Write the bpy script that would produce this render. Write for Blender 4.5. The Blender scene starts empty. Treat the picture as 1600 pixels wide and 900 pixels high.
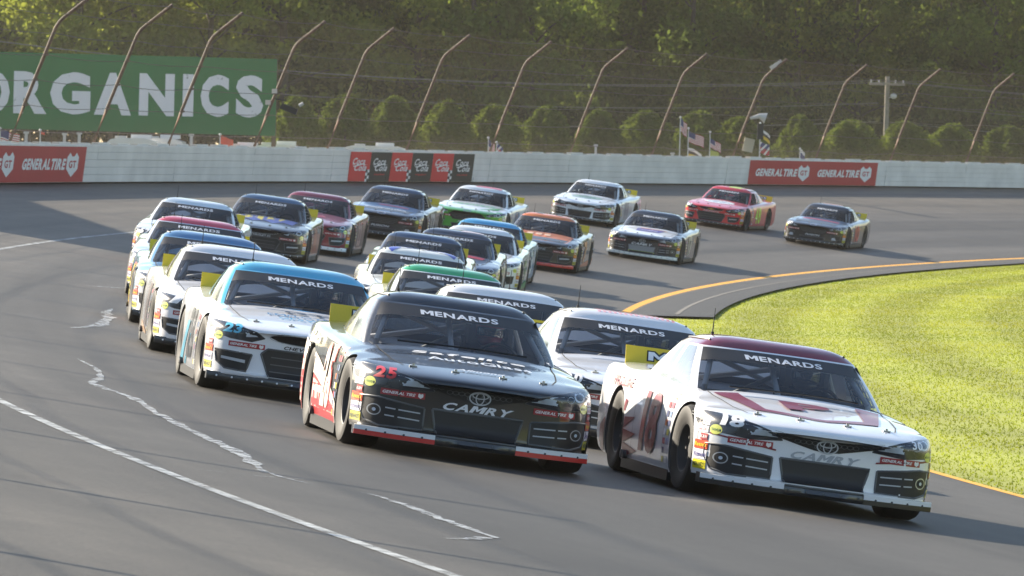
import bpy, bmesh, math, random
import numpy as np
from mathutils import Vector, Matrix
from mathutils.bvhtree import BVHTree
random.seed(7); rng = np.random.default_rng(7)
S = bpy.context.scene; COL = S.collection
# ------------------------------------------------------------------ camera, light, exposure
CAM_H, PITCH, ROLL, FPX = 3.4166, 0.02461, 0.02656, 9168.66
cd = bpy.data.cameras.new('camera'); cam = bpy.data.objects.new('camera', cd); COL.objects.link(cam)
cd.sensor_width = 36; cd.lens = FPX / 1600 * 36; cd.clip_start = 0.5; cd.clip_end = 6000
fw = Vector((0, math.cos(PITCH), -math.sin(PITCH))); r0 = Vector((1, 0, 0)); u0 = Vector((0, math.sin(PITCH), math.cos(PITCH)))
rr = r0 * math.cos(ROLL) + u0 * math.sin(ROLL); uu = u0 * math.cos(ROLL) - r0 * math.sin(ROLL)
m3 = Matrix((rr, uu, -fw)).transposed(); cam.matrix_world = Matrix.Translation((0, 0, CAM_H)) @ m3.to_4x4()
cd.dof.use_dof = True; cd.dof.focus_distance = 52; cd.dof.aperture_fstop = 13
S.camera = cam
SUN_AZ, SUN_EL = math.radians(138), math.radians(24)
sdir = Vector((math.cos(SUN_EL) * math.cos(SUN_AZ), math.cos(SUN_EL) * math.sin(SUN_AZ), math.sin(SUN_EL)))
W = bpy.data.worlds.new('World'); S.world = W; W.use_nodes = True
sky = W.node_tree.nodes.new('ShaderNodeTexSky'); sky.sky_type = 'NISHITA'; sky.sun_disc = False
sky.sun_elevation = SUN_EL; sky.sun_rotation = math.atan2(sdir.x, sdir.y); sky.dust_density = 0.8
bg = W.node_tree.nodes['Background']; bg.inputs[1].default_value = 0.075
W.node_tree.links.new(sky.outputs[0], bg.inputs[0])
sl = bpy.data.lights.new('sun', 'SUN'); sl.energy = 5.0; sl.angle = math.radians(0.53); sl.color = (1.0, 0.89, 0.72)
so = bpy.data.objects.new('sun', sl); COL.objects.link(so); so.location = sdir * 300
so.rotation_euler = (-sdir).to_track_quat('-Z', 'Y').to_euler()
S.view_settings.view_transform = 'Standard'; S.view_settings.look = 'None'; S.view_settings.gamma = 1
S.view_settings.exposure = 1.55
S.cycles.transparent_max_bounces = 24
# ------------------------------------------------------------------ materials
def lin(h):
    if not isinstance(h, str): return tuple(h)
    h = h.lstrip('#'); c = [int(h[i:i + 2], 16) / 255 for i in (0, 2, 4)]
    return tuple(x / 12.92 if x <= .04045 else ((x + .055) / 1.055) ** 2.4 for x in c)
MATS = {}
def mat(name, col, rough=.5, coat=0, metal=0, spec=.5, noise=0, nscale=3.0, bump=0, bscale=40):
    if name in MATS: return MATS[name]
    m = bpy.data.materials.new(name); m.use_nodes = True; nt = m.node_tree; b = nt.nodes['Principled BSDF']
    c = lin(col); b.inputs['Base Color'].default_value = (*c, 1); b.inputs['Roughness'].default_value = rough
    b.inputs['Metallic'].default_value = metal; b.inputs['Specular IOR Level'].default_value = spec
    b.inputs['Coat Weight'].default_value = coat; b.inputs['Coat Roughness'].default_value = .04
    if noise or bump: tc = nt.nodes.new('ShaderNodeTexCoord')
    if noise:
        n = nt.nodes.new('ShaderNodeTexNoise'); n.inputs['Scale'].default_value = nscale; n.inputs['Detail'].default_value = 6
        r = nt.nodes.new('ShaderNodeValToRGB'); r.color_ramp.elements[0].position = .3; r.color_ramp.elements[1].position = .7
        r.color_ramp.elements[0].color = (*[x * (1 - noise) for x in c], 1); r.color_ramp.elements[1].color = (*[min(1, x * (1 + noise * .6)) for x in c], 1)
        nt.links.new(tc.outputs['Object'], n.inputs['Vector']); nt.links.new(n.outputs[0], r.inputs[0]); nt.links.new(r.outputs[0], b.inputs['Base Color'])
    if bump:
        n = nt.nodes.new('ShaderNodeTexNoise'); n.inputs['Scale'].default_value = bscale; n.inputs['Detail'].default_value = 4
        bp = nt.nodes.new('ShaderNodeBump'); bp.inputs['Strength'].default_value = bump; bp.inputs['Distance'].default_value = .02
        nt.links.new(tc.outputs['Object'], n.inputs['Vector']); nt.links.new(n.outputs[0], bp.inputs['Height']); nt.links.new(bp.outputs[0], b.inputs['Normal'])
    MATS[name] = m; return m
def paint(h): return mat('paint_' + h, h, .3, coat=1.0, noise=.06, nscale=5)
def vinyl(h): return mat('vinyl_' + h, h, .35, coat=.4)
def thin_glass(name, tint, refl=.06, rough=.02):
    m = bpy.data.materials.new(name); m.use_nodes = True; nt = m.node_tree; nt.nodes.clear()
    o = nt.nodes.new('ShaderNodeOutputMaterial'); mx = nt.nodes.new('ShaderNodeMixShader'); t = nt.nodes.new('ShaderNodeBsdfTransparent')
    g = nt.nodes.new('ShaderNodeBsdfGlossy'); g.inputs['Roughness'].default_value = rough; t.inputs[0].default_value = (*tint, 1)
    fr = nt.nodes.new('ShaderNodeFresnel'); fr.inputs[0].default_value = 1.5
    ad = nt.nodes.new('ShaderNodeMath'); ad.operation = 'ADD'; ad.inputs[1].default_value = refl
    nt.links.new(fr.outputs[0], ad.inputs[0]); nt.links.new(ad.outputs[0], mx.inputs[0])
    nt.links.new(t.outputs[0], mx.inputs[1]); nt.links.new(g.outputs[0], mx.inputs[2]); nt.links.new(mx.outputs[0], o.inputs[0])
    return m
GLASS = thin_glass('windshield_glass', (.95, .96, .96), -.015)
SIDEGLASS = thin_glass('side_window_plastic', (.62, .76, .88), .34, .08)
DARK = mat('interior_dark', (.085, .085, .088), .7); BLACK = mat('trim_black', (.012, .012, .013), .4)
RUBBER = mat('tyre_rubber', (.012, .0115, .011), .7, noise=.3, nscale=20); GREYTUBE = mat('cage_grey', (.55, .55, .55), .45)
STEEL = mat('steel', (.45, .46, .47), .35, metal=.9); CHROME = mat('chrome_print', (.62, .64, .66), .25, metal=.5)
RIM = mat('wheel_steel', (.05, .05, .052), .45)
# ------------------------------------------------------------------ mesh helpers
class MB:
    def __init__(s): s.v = []; s.f = []; s.m = []
    def add(s, vs, fs, mi=0):
        o = len(s.v); s.v += [tuple(x) for x in vs]; s.f += [tuple(i + o for i in f) for f in fs]; s.m += [mi] * len(fs); return s
    def box(s, c, h, mi=0, M=None):
        vs = [Vector((c[0] + h[0] * i, c[1] + h[1] * j, c[2] + h[2] * k)) for i in (-1, 1) for j in (-1, 1) for k in (-1, 1)]
        if M is not None: vs = [M @ v for v in vs]
        return s.add(vs, [(0, 1, 3, 2), (4, 6, 7, 5), (0, 4, 5, 1), (2, 3, 7, 6), (0, 2, 6, 4), (1, 5, 7, 3)], mi)
    def tube(s, pts, r, n=8, mi=0, cap=True):
        pts = [Vector(p) for p in pts]; N = len(pts); rs = r if isinstance(r, (list, tuple)) else [r] * N
        vs = []; ref = Vector((0, 0, 1))
        for i, p in enumerate(pts):
            d = (pts[min(i + 1, N - 1)] - pts[max(i - 1, 0)]).normalized()
            rf = ref if abs(d.dot(ref)) < .95 else Vector((1, 0, 0))
            a = d.cross(rf).normalized(); b = d.cross(a).normalized()
            vs += [p + (a * math.cos(t) + b * math.sin(t)) * rs[i] for t in [2 * math.pi * k / n for k in range(n)]]
        fs = [(i * n + k, i * n + (k + 1) % n, (i + 1) * n + (k + 1) % n, (i + 1) * n + k) for i in range(N - 1) for k in range(n)]
        if cap: fs += [tuple(range(n)), tuple(range((N - 1) * n, N * n))]
        return s.add(vs, fs, mi)
    def lathe_x(s, prof, n=32, mi=0, c=(0, 0, 0)):      # profile (x, r) around the x axis
        vs = [(c[0] + x, c[1] + r * math.cos(2 * math.pi * k / n), c[2] + r * math.sin(2 * math.pi * k / n)) for x, r in prof for k in range(n)]
        fs = [(i * n + k, i * n + (k + 1) % n, (i + 1) * n + (k + 1) % n, (i + 1) * n + k) for i in range(len(prof) - 1) for k in range(n)]
        return s.add(vs, fs, mi)
    def ellipsoid(s, c, r, nu=20, nv=12, mi=0, z0=-1, z1=1):
        vs = []; 
        for i in range(nv + 1):
            ph = math.asin(z0) + (math.asin(z1) - math.asin(z0)) * i / nv
            for k in range(nu):
                t = 2 * math.pi * k / nu; vs.append((c[0] + r[0] * math.cos(ph) * math.cos(t), c[1] + r[1] * math.cos(ph) * math.sin(t), c[2] + r[2] * math.sin(ph)))
        return s.add(vs, [(i * nu + k, i * nu + (k + 1) % nu, (i + 1) * nu + (k + 1) % nu, (i + 1) * nu + k) for i in range(nv) for k in range(nu)], mi)
    def mesh(s, name, mats=(), smooth=None):
        me = bpy.data.meshes.new(name); me.from_pydata(s.v, [], s.f)
        for m in mats: me.materials.append(m)
        if s.m and len(mats) > 1: me.polygons.foreach_set('material_index', s.m)
        bm = bmesh.new(); bm.from_mesh(me); bmesh.ops.recalc_face_normals(bm, faces=bm.faces); bm.to_mesh(me); bm.free()
        if smooth is not None:
            me.polygons.foreach_set('use_smooth', [True] * len(me.polygons)); me.set_sharp_from_angle(angle=math.radians(smooth))
        me.update(); return me
def link(name, me, parent=None, loc=None, **props):
    o = bpy.data.objects.new(name, me); COL.objects.link(o)
    if parent is not None: o.parent = parent
    if loc is not None: o.location = loc
    for k, v in props.items(): o[k] = v
    return o
def build(name, mb, mats, parent=None, smooth=None, loc=None, **props):
    return link(name, mb.mesh(name, mats if isinstance(mats, (list, tuple)) else [mats], smooth), parent, loc, **props)
# ------------------------------------------------------------------ flat print: text and polygons
TXT = {}
GLY = {}
def glyph(ch, bold):
    if (ch, bold) not in GLY:
        if ch == 'M':
            t = .15 + bold * 2; v = np.array([(0, 0), (0, .69), (t + .02, .69), (.40, .36), (.78 - t, .69), (.80, .69), (.80, 0), (.80 - t, 0), (.80 - t, .42), (.43, .14), (.37, .14), (t, .42), (t, 0)]); f = [(0, 1, 11, 12), (1, 2, 11), (2, 3, 10, 11), (3, 9, 10), (3, 4, 8, 9), (4, 5, 8), (5, 6, 7, 8)]
        else:
            cu = bpy.data.curves.new('t', 'FONT'); cu.body = ch; cu.offset = bold; cu.resolution_u = 3
            ob = bpy.data.objects.new('t', cu); COL.objects.link(ob)
            me = bpy.data.meshes.new_from_object(ob.evaluated_get(bpy.context.evaluated_depsgraph_get()))
            v = np.array([x.co[:2] for x in me.vertices]); f = [tuple(p.vertices) for p in me.polygons]; v[:, 0] -= v[:, 0].min()
            bpy.data.objects.remove(ob); bpy.data.curves.remove(cu); bpy.data.meshes.remove(me)
        GLY[(ch, bold)] = (v, f)
    return GLY[(ch, bold)]
def text_geo(s, bold=.02, shear=0.0):
    k = (s, bold, shear)
    if k not in TXT:
        V = []; F = []; x = 0
        for ch in s:
            if ch == ' ': x += .26; continue
            v, f = glyph(ch, bold); o = len(V); V += [(a + x + shear * b, b) for a, b in v]; F += [tuple(i + o for i in q) for q in f]; x += v[:, 0].max() + (.03 if ch in 'RATVLFP' else .085)
        v = np.array(V); lo, hi = v.min(0), v.max(0); TXT[k] = ((v - (lo + hi) / 2) / np.maximum(hi - lo, 1e-6), F)
    return TXT[k]
def ellipse(cx, cy, rx, ry, n=28): return [(cx + rx * math.cos(2 * math.pi * k / n), cy + ry * math.sin(2 * math.pi * k / n)) for k in range(n)]
def ring_faces(cx, cy, rx, ry, t, n=28):
    a = ellipse(cx, cy, rx, ry, n); b = ellipse(cx, cy, rx - t, ry - t, n)
    return np.array(a + b), [(i, (i + 1) % n, n + (i + 1) % n, n + i) for i in range(n)]
def rect(cx, cy, w, h): return [(cx - w / 2, cy - h / 2), (cx + w / 2, cy - h / 2), (cx + w / 2, cy + h / 2), (cx - w / 2, cy + h / 2)]
FR = {  # name: (u axis, v axis, ray direction) in car space; the car drives towards -Y
    'front': ((1, 0, 0), (0, 0, 1), (0, 1, 0)), 'right': ((0, -1, 0), (0, 0, 1), (1, 0, 0)), 'left': ((0, 1, 0), (0, 0, 1), (-1, 0, 0)),
    'top': ((1, 0, 0), (0, 1, 0), (0, 0, -1)),
    'cornR': ((.707, -.707, 0), (0, 0, 1), (.707, .707, 0)), 'cornL': ((.707, .707, 0), (0, 0, 1), (-.707, .707, 0)),
    'shield': ((1, 0, 0), (0, .70, .71), (0, .71, -.70)), 'rearin': ((1, 0, 0), (0, 0, 1), (0, 1, 0))}
def project(geo, frame, bvh, off=.004, cell=.07):
    """lay flat geometry (verts2d, faces) onto the body: cut to a grid, cast every vertex onto the shell"""
    V, F = geo; u, v, d = [Vector(x) for x in FR[frame]]
    bm = bmesh.new(); vs = [bm.verts.new((a, b, 0)) for a, b in V]
    for f in F:
        try: bm.faces.new([vs[i] for i in f])
        except ValueError: pass
    V = np.asarray(V); lo, hi = V.min(0), V.max(0); lift = .062 if frame == 'front' else (.05 if frame.startswith('corn') else 0)
    for ax, nrm in ((0, (1, 0, 0)), (1, (0, 1, 0))):
        n = int((hi[ax] - lo[ax]) / cell)
        for k in range(1, n + 1):
            co = [0, 0, 0]; co[ax] = lo[ax] + (hi[ax] - lo[ax]) * k / (n + 1)
            bmesh.ops.bisect_plane(bm, geom=bm.verts[:] + bm.edges[:] + bm.faces[:], plane_co=co, plane_no=nrm, dist=1e-6)
    bmesh.ops.triangulate(bm, faces=[f for f in bm.faces if len(f.verts) > 4])
    dead = []
    for x in bm.verts:
        o = u * x.co.x + v * (x.co.y + lift) - d * 4.0
        h, nn, i, t = bvh.ray_cast(o, d)
        if h is None: dead.append(x); continue
        if nn.dot(d) > 0: nn = -nn
        x.co = h + nn * off * .6 - d * off * .6
    bmesh.ops.delete(bm, geom=dead, context='VERTS')
    bad = [f for f in bm.faces if max(e.calc_length() for e in f.edges) > (max(.34, cell * 5) if frame == 'front' else cell * 3.2)]
    bmesh.ops.delete(bm, geom=bad, context='FACES_ONLY')
    for f in bm.faces:
        if f.normal.dot(d) > 0: f.normal_flip()
        f.smooth = True
    me = bpy.data.meshes.new('decal'); bm.to_mesh(me); bm.free(); return me
def tgeo(s, cx, cy, w, h, bold=.02, shear=0, rot=0):
    v, f = text_geo(s, bold, shear); v = v * (w, h)
    if rot: c, q = math.cos(rot), math.sin(rot); v = v @ np.array([[c, q], [-q, c]])
    return v + (cx, cy), f
def pgeo(*polys):
    V = []; F = []
    for p in polys: F.append(tuple(range(len(V), len(V) + len(p)))); V += list(p)
    return np.array(V, float), F
def mir(p): return [(-a, b) for a, b in p][::-1]
# ------------------------------------------------------------------ track geometry (banked turn)
TB = 0.112116; CX, CY = 299.817, 103.243; RIN, RLINE, RWALL = 297.892, 309.089, 315.925
def polar(R, th, dz=0):
    return Vector((CX + R * math.cos(th), CY + R * math.sin(th), math.tan(TB) * max(R - RIN, 0) + dz))
def frame_at(R, th):
    rad = Vector((math.cos(th), math.sin(th), 0)); F = Vector((-math.sin(th), math.cos(th), 0))
    n = (Vector((0, 0, 1)) * math.cos(TB) - rad * math.sin(TB)).normalized(); return rad, F, n
def arc_sheet(name, R0, R1, t0, t1, nt, nr, dz, m, zfun=None, **props):
    ths = np.linspace(t0, t1, nt); Rs = np.linspace(R0, R1, nr); vs = []; uv = []
    for t in ths:
        for R in Rs:
            p = polar(R, t, dz) if zfun is None else Vector((CX + R * math.cos(t), CY + R * math.sin(t), zfun(R) + dz)); vs.append(p); uv.append((t * 306.0, R - RIN))
    fs = [(i * nr + j, i * nr + j + 1, (i + 1) * nr + j + 1, (i + 1) * nr + j) for i in range(nt - 1) for j in range(nr - 1)]
    me = bpy.data.meshes.new(name); me.from_pydata(vs, [], fs); l = me.uv_layers.new(name='UVMap')
    for lp in me.loops: l.data[lp.index].uv = uv[lp.vertex_index]
    bm = bmesh.new(); bm.from_mesh(me)
    for f in bm.faces:
        if f.normal.z < 0: f.normal_flip()
    bm.to_mesh(me); bm.free()
    me.polygons.foreach_set('use_smooth', [True] * len(me.polygons)); me.materials.append(m); return link(name, me, **props)
def asphalt_mat(name, base, seam=True):
    m = bpy.data.materials.new(name); m.use_nodes = True; nt = m.node_tree; b = nt.nodes['Principled BSDF']; L = nt.links.new
    uvn = nt.nodes.new('ShaderNodeUVMap'); 
    def mp(sx, sy):
        q = nt.nodes.new('ShaderNodeMapping'); q.inputs['Scale'].default_value = (sx, sy, 1); L(uvn.outputs[0], q.inputs[0]); return q
    def noise(sx, sy, sc, det, rough=.55):
        n = nt.nodes.new('ShaderNodeTexNoise'); n.inputs['Scale'].default_value = sc; n.inputs['Detail'].default_value = det; n.inputs['Roughness'].default_value = rough
        L(mp(sx, sy).outputs[0], n.inputs['Vector']); return n
    def ramp(n, p0, p1, c0, c1):
        r = nt.nodes.new('ShaderNodeValToRGB'); r.color_ramp.elements[0].position = p0; r.color_ramp.elements[1].position = p1
        r.color_ramp.elements[0].color = (c0, c0, c0, 1); r.color_ramp.elements[1].color = (c1, c1, c1, 1); L(n.outputs[0], r.inputs[0]); return r
    def mul(a, bb):
        q = nt.nodes.new('ShaderNodeMix'); q.data_type = 'RGBA'; q.blend_type = 'MULTIPLY'; q.inputs[0].default_value = 1
        L(a, q.inputs[6]); L(bb, q.inputs[7]); return q.outputs[2]
    col = nt.nodes.new('ShaderNodeRGB'); col.outputs[0].default_value = (*base, 1)
    lanes = ramp(noise(.012, .60, 1, 3), .32, .68, .5, 1.5)          # rubbered grooves along the lanes
    streak = ramp(noise(.05, 2.6, 1, 6, .65), .3, .72, .78, 1.2)
    patch = ramp(noise(.10, .30, 1, 5, .65), .35, .7, .78, 1.2)
    grit = ramp(noise(1, 1, 30, 4, .75), .25, .75, .45, 1.65)
    stone = ramp(noise(1, 1, 5, 3, .7), .66, .76, 1.0, 1.7)
    sx = nt.nodes.new('ShaderNodeSeparateXYZ'); L(uvn.outputs[0], sx.inputs[0]); dr = nt.nodes.new('ShaderNodeMapRange'); dr.inputs[1].default_value = 8.5; dr.inputs[2].default_value = 12.5; L(sx.outputs[1], dr.inputs[0])
    dust = nt.nodes.new('ShaderNodeMix'); dust.data_type = 'RGBA'; L(dr.outputs[0], dust.inputs[0]); L(col.outputs[0], dust.inputs[6]); dust.inputs[7].default_value = (base[0] * 1.9, base[1] * 1.75, base[2] * 1.5, 1)   # the high lane is dusty
    def groove(c, hw, dark):
        d = nt.nodes.new('ShaderNodeMath'); d.operation = 'SUBTRACT'; L(sx.outputs[1], d.inputs[0]); d.inputs[1].default_value = c; a = nt.nodes.new('ShaderNodeMath'); a.operation = 'ABSOLUTE'; L(d.outputs[0], a.inputs[0])
        r = nt.nodes.new('ShaderNodeMapRange'); r.interpolation_type = 'SMOOTHSTEP'; r.inputs[1].default_value = hw * .3; r.inputs[2].default_value = hw * 1.6; r.inputs[3].default_value = dark; r.inputs[4].default_value = 1; L(a.outputs[0], r.inputs[0]); q = nt.nodes.new('ShaderNodeCombineColor'); [L(r.outputs[0], q.inputs[i]) for i in range(3)]; return q.outputs[0]
    mott = ramp(noise(.6, .8, 1, 6, .7), .3, .72, .72, 1.3)
    dust_o = mul(mul(mul(dust.outputs[2], groove(3.2, .9, .66)), groove(6.9, 1.0, .66)), mott.outputs[0])                     # rubber laid down in both lines
    o = mul(mul(mul(mul(mul(dust_o, lanes.outputs[0]), streak.outputs[0]), patch.outputs[0]), grit.outputs[0]), stone.outputs[0])
    L(o, b.inputs['Base Color']); b.inputs['Roughness'].default_value = .6; b.inputs['Specular IOR Level'].default_value = .4; b.inputs['Sheen Weight'].default_value = .03; b.inputs['Sheen Roughness'].default_value = .3; b.inputs['Sheen Tint'].default_value = (1, .86, .68, 1)
    bn = noise(1, 1, 60, 4, .7); bp = nt.nodes.new('ShaderNodeBump'); bp.inputs['Strength'].default_value = .55; bp.inputs['Distance'].default_value = .012
    L(bn.outputs[0], bp.inputs['Height']); L(bp.outputs[0], b.inputs['Normal']); return m
def worn_mat(name, col, lo=.40, hi=.52, scale=5.0, su=.35):
    """paint that has worn through to whatever lies below"""
    m = bpy.data.materials.new(name); m.use_nodes = True; nt = m.node_tree; L = nt.links.new; b = nt.nodes['Principled BSDF']
    b.inputs['Base Color'].default_value = (*lin(col), 1); b.inputs['Roughness'].default_value = .6
    uvn = nt.nodes.new('ShaderNodeTexCoord'); n = nt.nodes.new('ShaderNodeTexNoise'); n.inputs['Scale'].default_value = scale; n.inputs['Detail'].default_value = 7; n.inputs['Roughness'].default_value = .7
    L(uvn.outputs['Object'], n.inputs['Vector']); r = nt.nodes.new('ShaderNodeValToRGB'); r.color_ramp.elements[0].position = lo; r.color_ramp.elements[1].position = hi
    r.color_ramp.elements[0].color = (.25, .25, .25, 1)
    L(n.outputs[0], r.inputs[0]); L(r.outputs[0], b.inputs['Alpha']); return m
PI = math.pi
T0, T1 = math.radians(100), math.radians(214)
ASPH = asphalt_mat('asphalt', (.037, .035, .033))
arc_sheet('race_track', RIN - .02, RWALL + .8, T0, T1, 500, 12, 0, ASPH, kind='structure')
arc_sheet('outer_lane_line', RLINE - .05, RLINE + .05, math.radians(165), T1, 600, 2, .005, worn_mat('worn_white', '#bfc2c2', .38, .62, 3.5), kind='structure')
arc_sheet('inner_edge_line', RIN + .0, RIN + .17, T0, T1, 600, 2, .005, worn_mat('worn_yellow', '#e0a018', .25, .45, 3.0), kind='structure')
flat = lambda R: 0
gm = mat('infield_grass_soil', (.24, .27, .026), .9, noise=.2, nscale=.35, bump=.6, bscale=25)
arc_sheet('infield_ground', 2, RIN - .02, 0, 2 * PI, 300, 24, -.06, gm, flat, kind='structure')
th_ap = math.atan2(119.3 - CY, 3.98 - CX)
arc_sheet('apron', RIN - 1.75, RIN - .021, math.radians(120), th_ap, 160, 4, -.004, asphalt_mat('apron_asphalt', (.020, .019, .018)), flat, kind='structure')
arc_sheet('apron_edge_strip', RIN - 1.02, RIN - .92, math.radians(120), th_ap - .004, 160, 2, .002, mat('apron_seam', (.11, .105, .10), .8), flat, kind='structure')
om = mat('outer_ground_turf', (.06, .075, .02), .95, noise=.4, nscale=.08, bump=.5, bscale=8)
arc_sheet('outer_ground', RWALL + .75, 900, 0, 2 * PI, 260, 30, 1.7, om, flat, kind='structure')
# scuffed paint and sealant marks across the asphalt
def ground_z(x, y): return math.tan(TB) * max(math.hypot(x - CX, y - CY) - RIN, 0)
def smear(name, pts, w, m):
    P = np.array(pts); n = len(P) * 10; t = np.linspace(0, len(P) - 1, n); X = np.interp(t, range(len(P)), P[:, 0]); Y = np.interp(t, range(len(P)), P[:, 1])
    X += np.cumsum(rng.normal(0, .006, n)); mb = MB(); vs = []
    for i in range(n):
        ww = w * (.5 + abs(rng.normal(0, .6))) * min(1, .2 + 3 * min(i, n - 1 - i) / n); vs += [(X[i] - ww, Y[i], ground_z(X[i] - ww, Y[i]) + .006), (X[i] + ww, Y[i], ground_z(X[i] + ww, Y[i]) + .006)]
    mb.add(vs, [(2 * i, 2 * i + 1, 2 * i + 3, 2 * i + 2) for i in range(n - 1)]); return build(name, mb, m, kind='structure')
SM = worn_mat('scuffed_paint', '#b4b9bd', .44, .62, 7.0)
smear('scuff_mark', [(-4.51, 61.11), (-4.17, 59.07), (-3.86, 56.21), (-3.78, 54.31), (-3.6, 53.38), (-3.24, 51.84), (-2.85, 48.8), (-2.29, 45.24), (-1.84, 42.46), (-1.59, 39.9), (-1.4, 39.13), (-1.17, 38.57)], .05, SM)
smear('scuff_mark', [(-.99, 38.42), (-.8, 38.21), (-.57, 37.16), (-.27, 35.47), (-.02, 34.34), (-.18, 33.66), (-.33, 33.28)], .04, SM)
smear('scuff_mark', [(-5.4, 72.09), (-5.29, 73.62), (-5.23, 75.17), (-5.38, 78.67), (-5.57, 80.73), (-5.59, 82.78)], .07, SM)
smear('scuff_mark', [(-2.19, 38.41), (-1.66, 38.71), (-1.26, 39.44)], .008, SM)
smear('scuff_mark', [(-6.7, 92.5), (-6.2, 94.0), (-5.9, 94.2)], .05, SM)
# ------------------------------------------------------------------ outer wall
WHITE_WALL = mat('wall_white_paint', '#e3e0dc', .5, noise=.14, nscale=.9); CONC = mat('wall_concrete', (.42, .40, .37), .85, noise=.2, nscale=2)
FOAM = mat('foam_white', (.62, .60, .55), .8, noise=.12, nscale=2)
RP = 316.4; PITCH_POST = 8.67; ARC0 = 842.2
def wall_pt(th, zz, inward=0.0):
    rad, F, n = frame_at(RWALL, th); return polar(RWALL, th) + n * zz - rad * inward
wall = link('outer_wall', None, loc=polar(RWALL, 2.9), label='long white barrier wall of stacked beams along the outside of the turn', category='wall')
wloc = Vector(wall.location)
def arc_box(mb, tA, tB, z0, z1, d0, d1, n=4, bev=.007, mi=0):
    """beam along the arc between heights z0..z1, from d0 (track side) to d1 inward distances"""
    vs = []
    prof = [(d0, z0 + bev), (d0 - 0, z1 - bev), (d0 - bev, z1), (d1, z1), (d1, z0), (d0 - bev, z0)]
    for i in range(n + 1):
        t = tA + (tB - tA) * i / n; vs += [wall_pt(t, z, d) - wloc for d, z in prof]
    k = len(prof); fs = [(i * k + j, i * k + (j + 1) % k, (i + 1) * k + (j + 1) % k, (i + 1) * k + j) for i in range(n) for j in range(k)]
    fs += [tuple(range(k)), tuple(range(n * k, n * k + k))]; mb.add(vs, fs, mi)
for s in range(-8, 28):
    a0 = ARC0 + (s + .15) * PITCH_POST; tA, tB = (a0 + .012) / RP, (a0 + PITCH_POST - .012) / RP
    mb = MB(); arc_box(mb, tA, tB, -.1, 1.09, -.40, -.78, 4); sec = build('wall_section', mb, CONC, wall)
    for k in range(5):
        mb = MB(); dd = random.uniform(-.006, .006); arc_box(mb, tA, tB, .05 + k * .203, .05 + (k + 1) * .203 - .004, .0 + dd, -.20, 4); build('beam', mb, WHITE_WALL, sec)
    for k in range(4):
        mb = MB(); q = a0 + PITCH_POST * (k + .1) / 4; arc_box(mb, q / RP, (q + 1.25) / RP, .3, 1.10 + random.uniform(0, .035), -.205, -.395, 1); build('foam_block', mb, FOAM, sec)
# printed banners fixed to the wall
def wall_print(name, geo, arc_c, zc, off, m, parent=None, **props):
    V, F = geo; bm = bmesh.new(); vs = [bm.verts.new((a, b, 0)) for a, b in V]
    for f in F:
        try: bm.faces.new([vs[i] for i in f])
        except ValueError: pass
    lo, hi = V.min(0)[0], V.max(0)[0]; n = int((hi - lo) / 1.0)
    for k in range(1, n + 1): bmesh.ops.bisect_plane(bm, geom=bm.verts[:] + bm.edges[:] + bm.faces[:], plane_co=(lo + (hi - lo) * k / (n + 1), 0, 0), plane_no=(1, 0, 0))
    for x in bm.verts: x.co = wall_pt((arc_c - x.co.x) / RP, zc + x.co.y, off)          # +x of the print runs against the arc (left to right from the track)
    me = bpy.data.meshes.new(name); bm.to_mesh(me); bm.free(); me.materials.append(m); return link(name, me, parent, **props)
RED = mat('banner_red', '#b3242b', .55, noise=.08, nscale=.8); BLK = mat('banner_black', '#1d1b1c', .55); WHT = mat('banner_white', '#e6e4e4', .55); BRED = mat('banner_red_bright', '#d02228', .55)
def arc_at_px(px, wallface=False):                                                                       # arc position of the wall measured from the photograph
    xs = [15, 145, 262, 397, 512, 635, 765, 890, 1018, 1145, 1275, 1392, 1510, 1630]; ar = [946.3, 937.2, 929, 919.6, 911.6, 903, 893.9, 885.2, 876.3, 867.5, 858.5, 850.4, 842.2, 834]
    px -= .47 * (58 - 23 * px / 1600) if wallface else 0
    return float(np.interp(px, xs, ar)) if px > 15 else 946.3 + (15 - px) * .0705
SHIELD = [(-.5, .32), (-.28, .5), (-.1, .34), (.1, .34), (.28, .5), (.5, .32), (.5, -.2), (.0, -.55), (-.5, -.2)]
def tyre_banner(p0, p1, n, label):
    aL, aR = arc_at_px(p0, True), arc_at_px(p1, True); w = aL - aR; c = (aL + aR) / 2
    b = wall_print('wall_banner', pgeo(rect(0, 0, w, .94)), c, .53, .012, RED, label=label, category='banner', group='red tyre banners on the wall')
    for k in range(n):
        x = (k - (n - 1) / 2) * w / n * .97
        wall_print('lettering', tgeo('GENERAL', x - w / n * .20, .0, w / n * .42, .30, .05, .25), c, .53, .017, WHT, b); wall_print('lettering', tgeo('TIRE', x + w / n * .135, .0, w / n * .22, .30, .05, .25), c, .53, .017, WHT, b)
        sx = x + w / n * .34; sw = w / n * .17
        wall_print('shield_emblem', pgeo([(sx + a * sw, q * .62) for a, q in SHIELD]), c, .53, .017, WHT, b)
        wall_print('emblem_letters', tgeo('GT', sx, .0, sw * .62, .20, .03), c, .53, .021, RED, b)
tyre_banner(-184, 128, 3, 'red banner with white lettering on the wall in front of the green board')
tyre_banner(1170, 1370, 2, 'red banner with white lettering on the wall below the utility pole')
aL, aR = arc_at_px(544, True), arc_at_px(738, True); pw = (aL - aR) / 6
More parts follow.
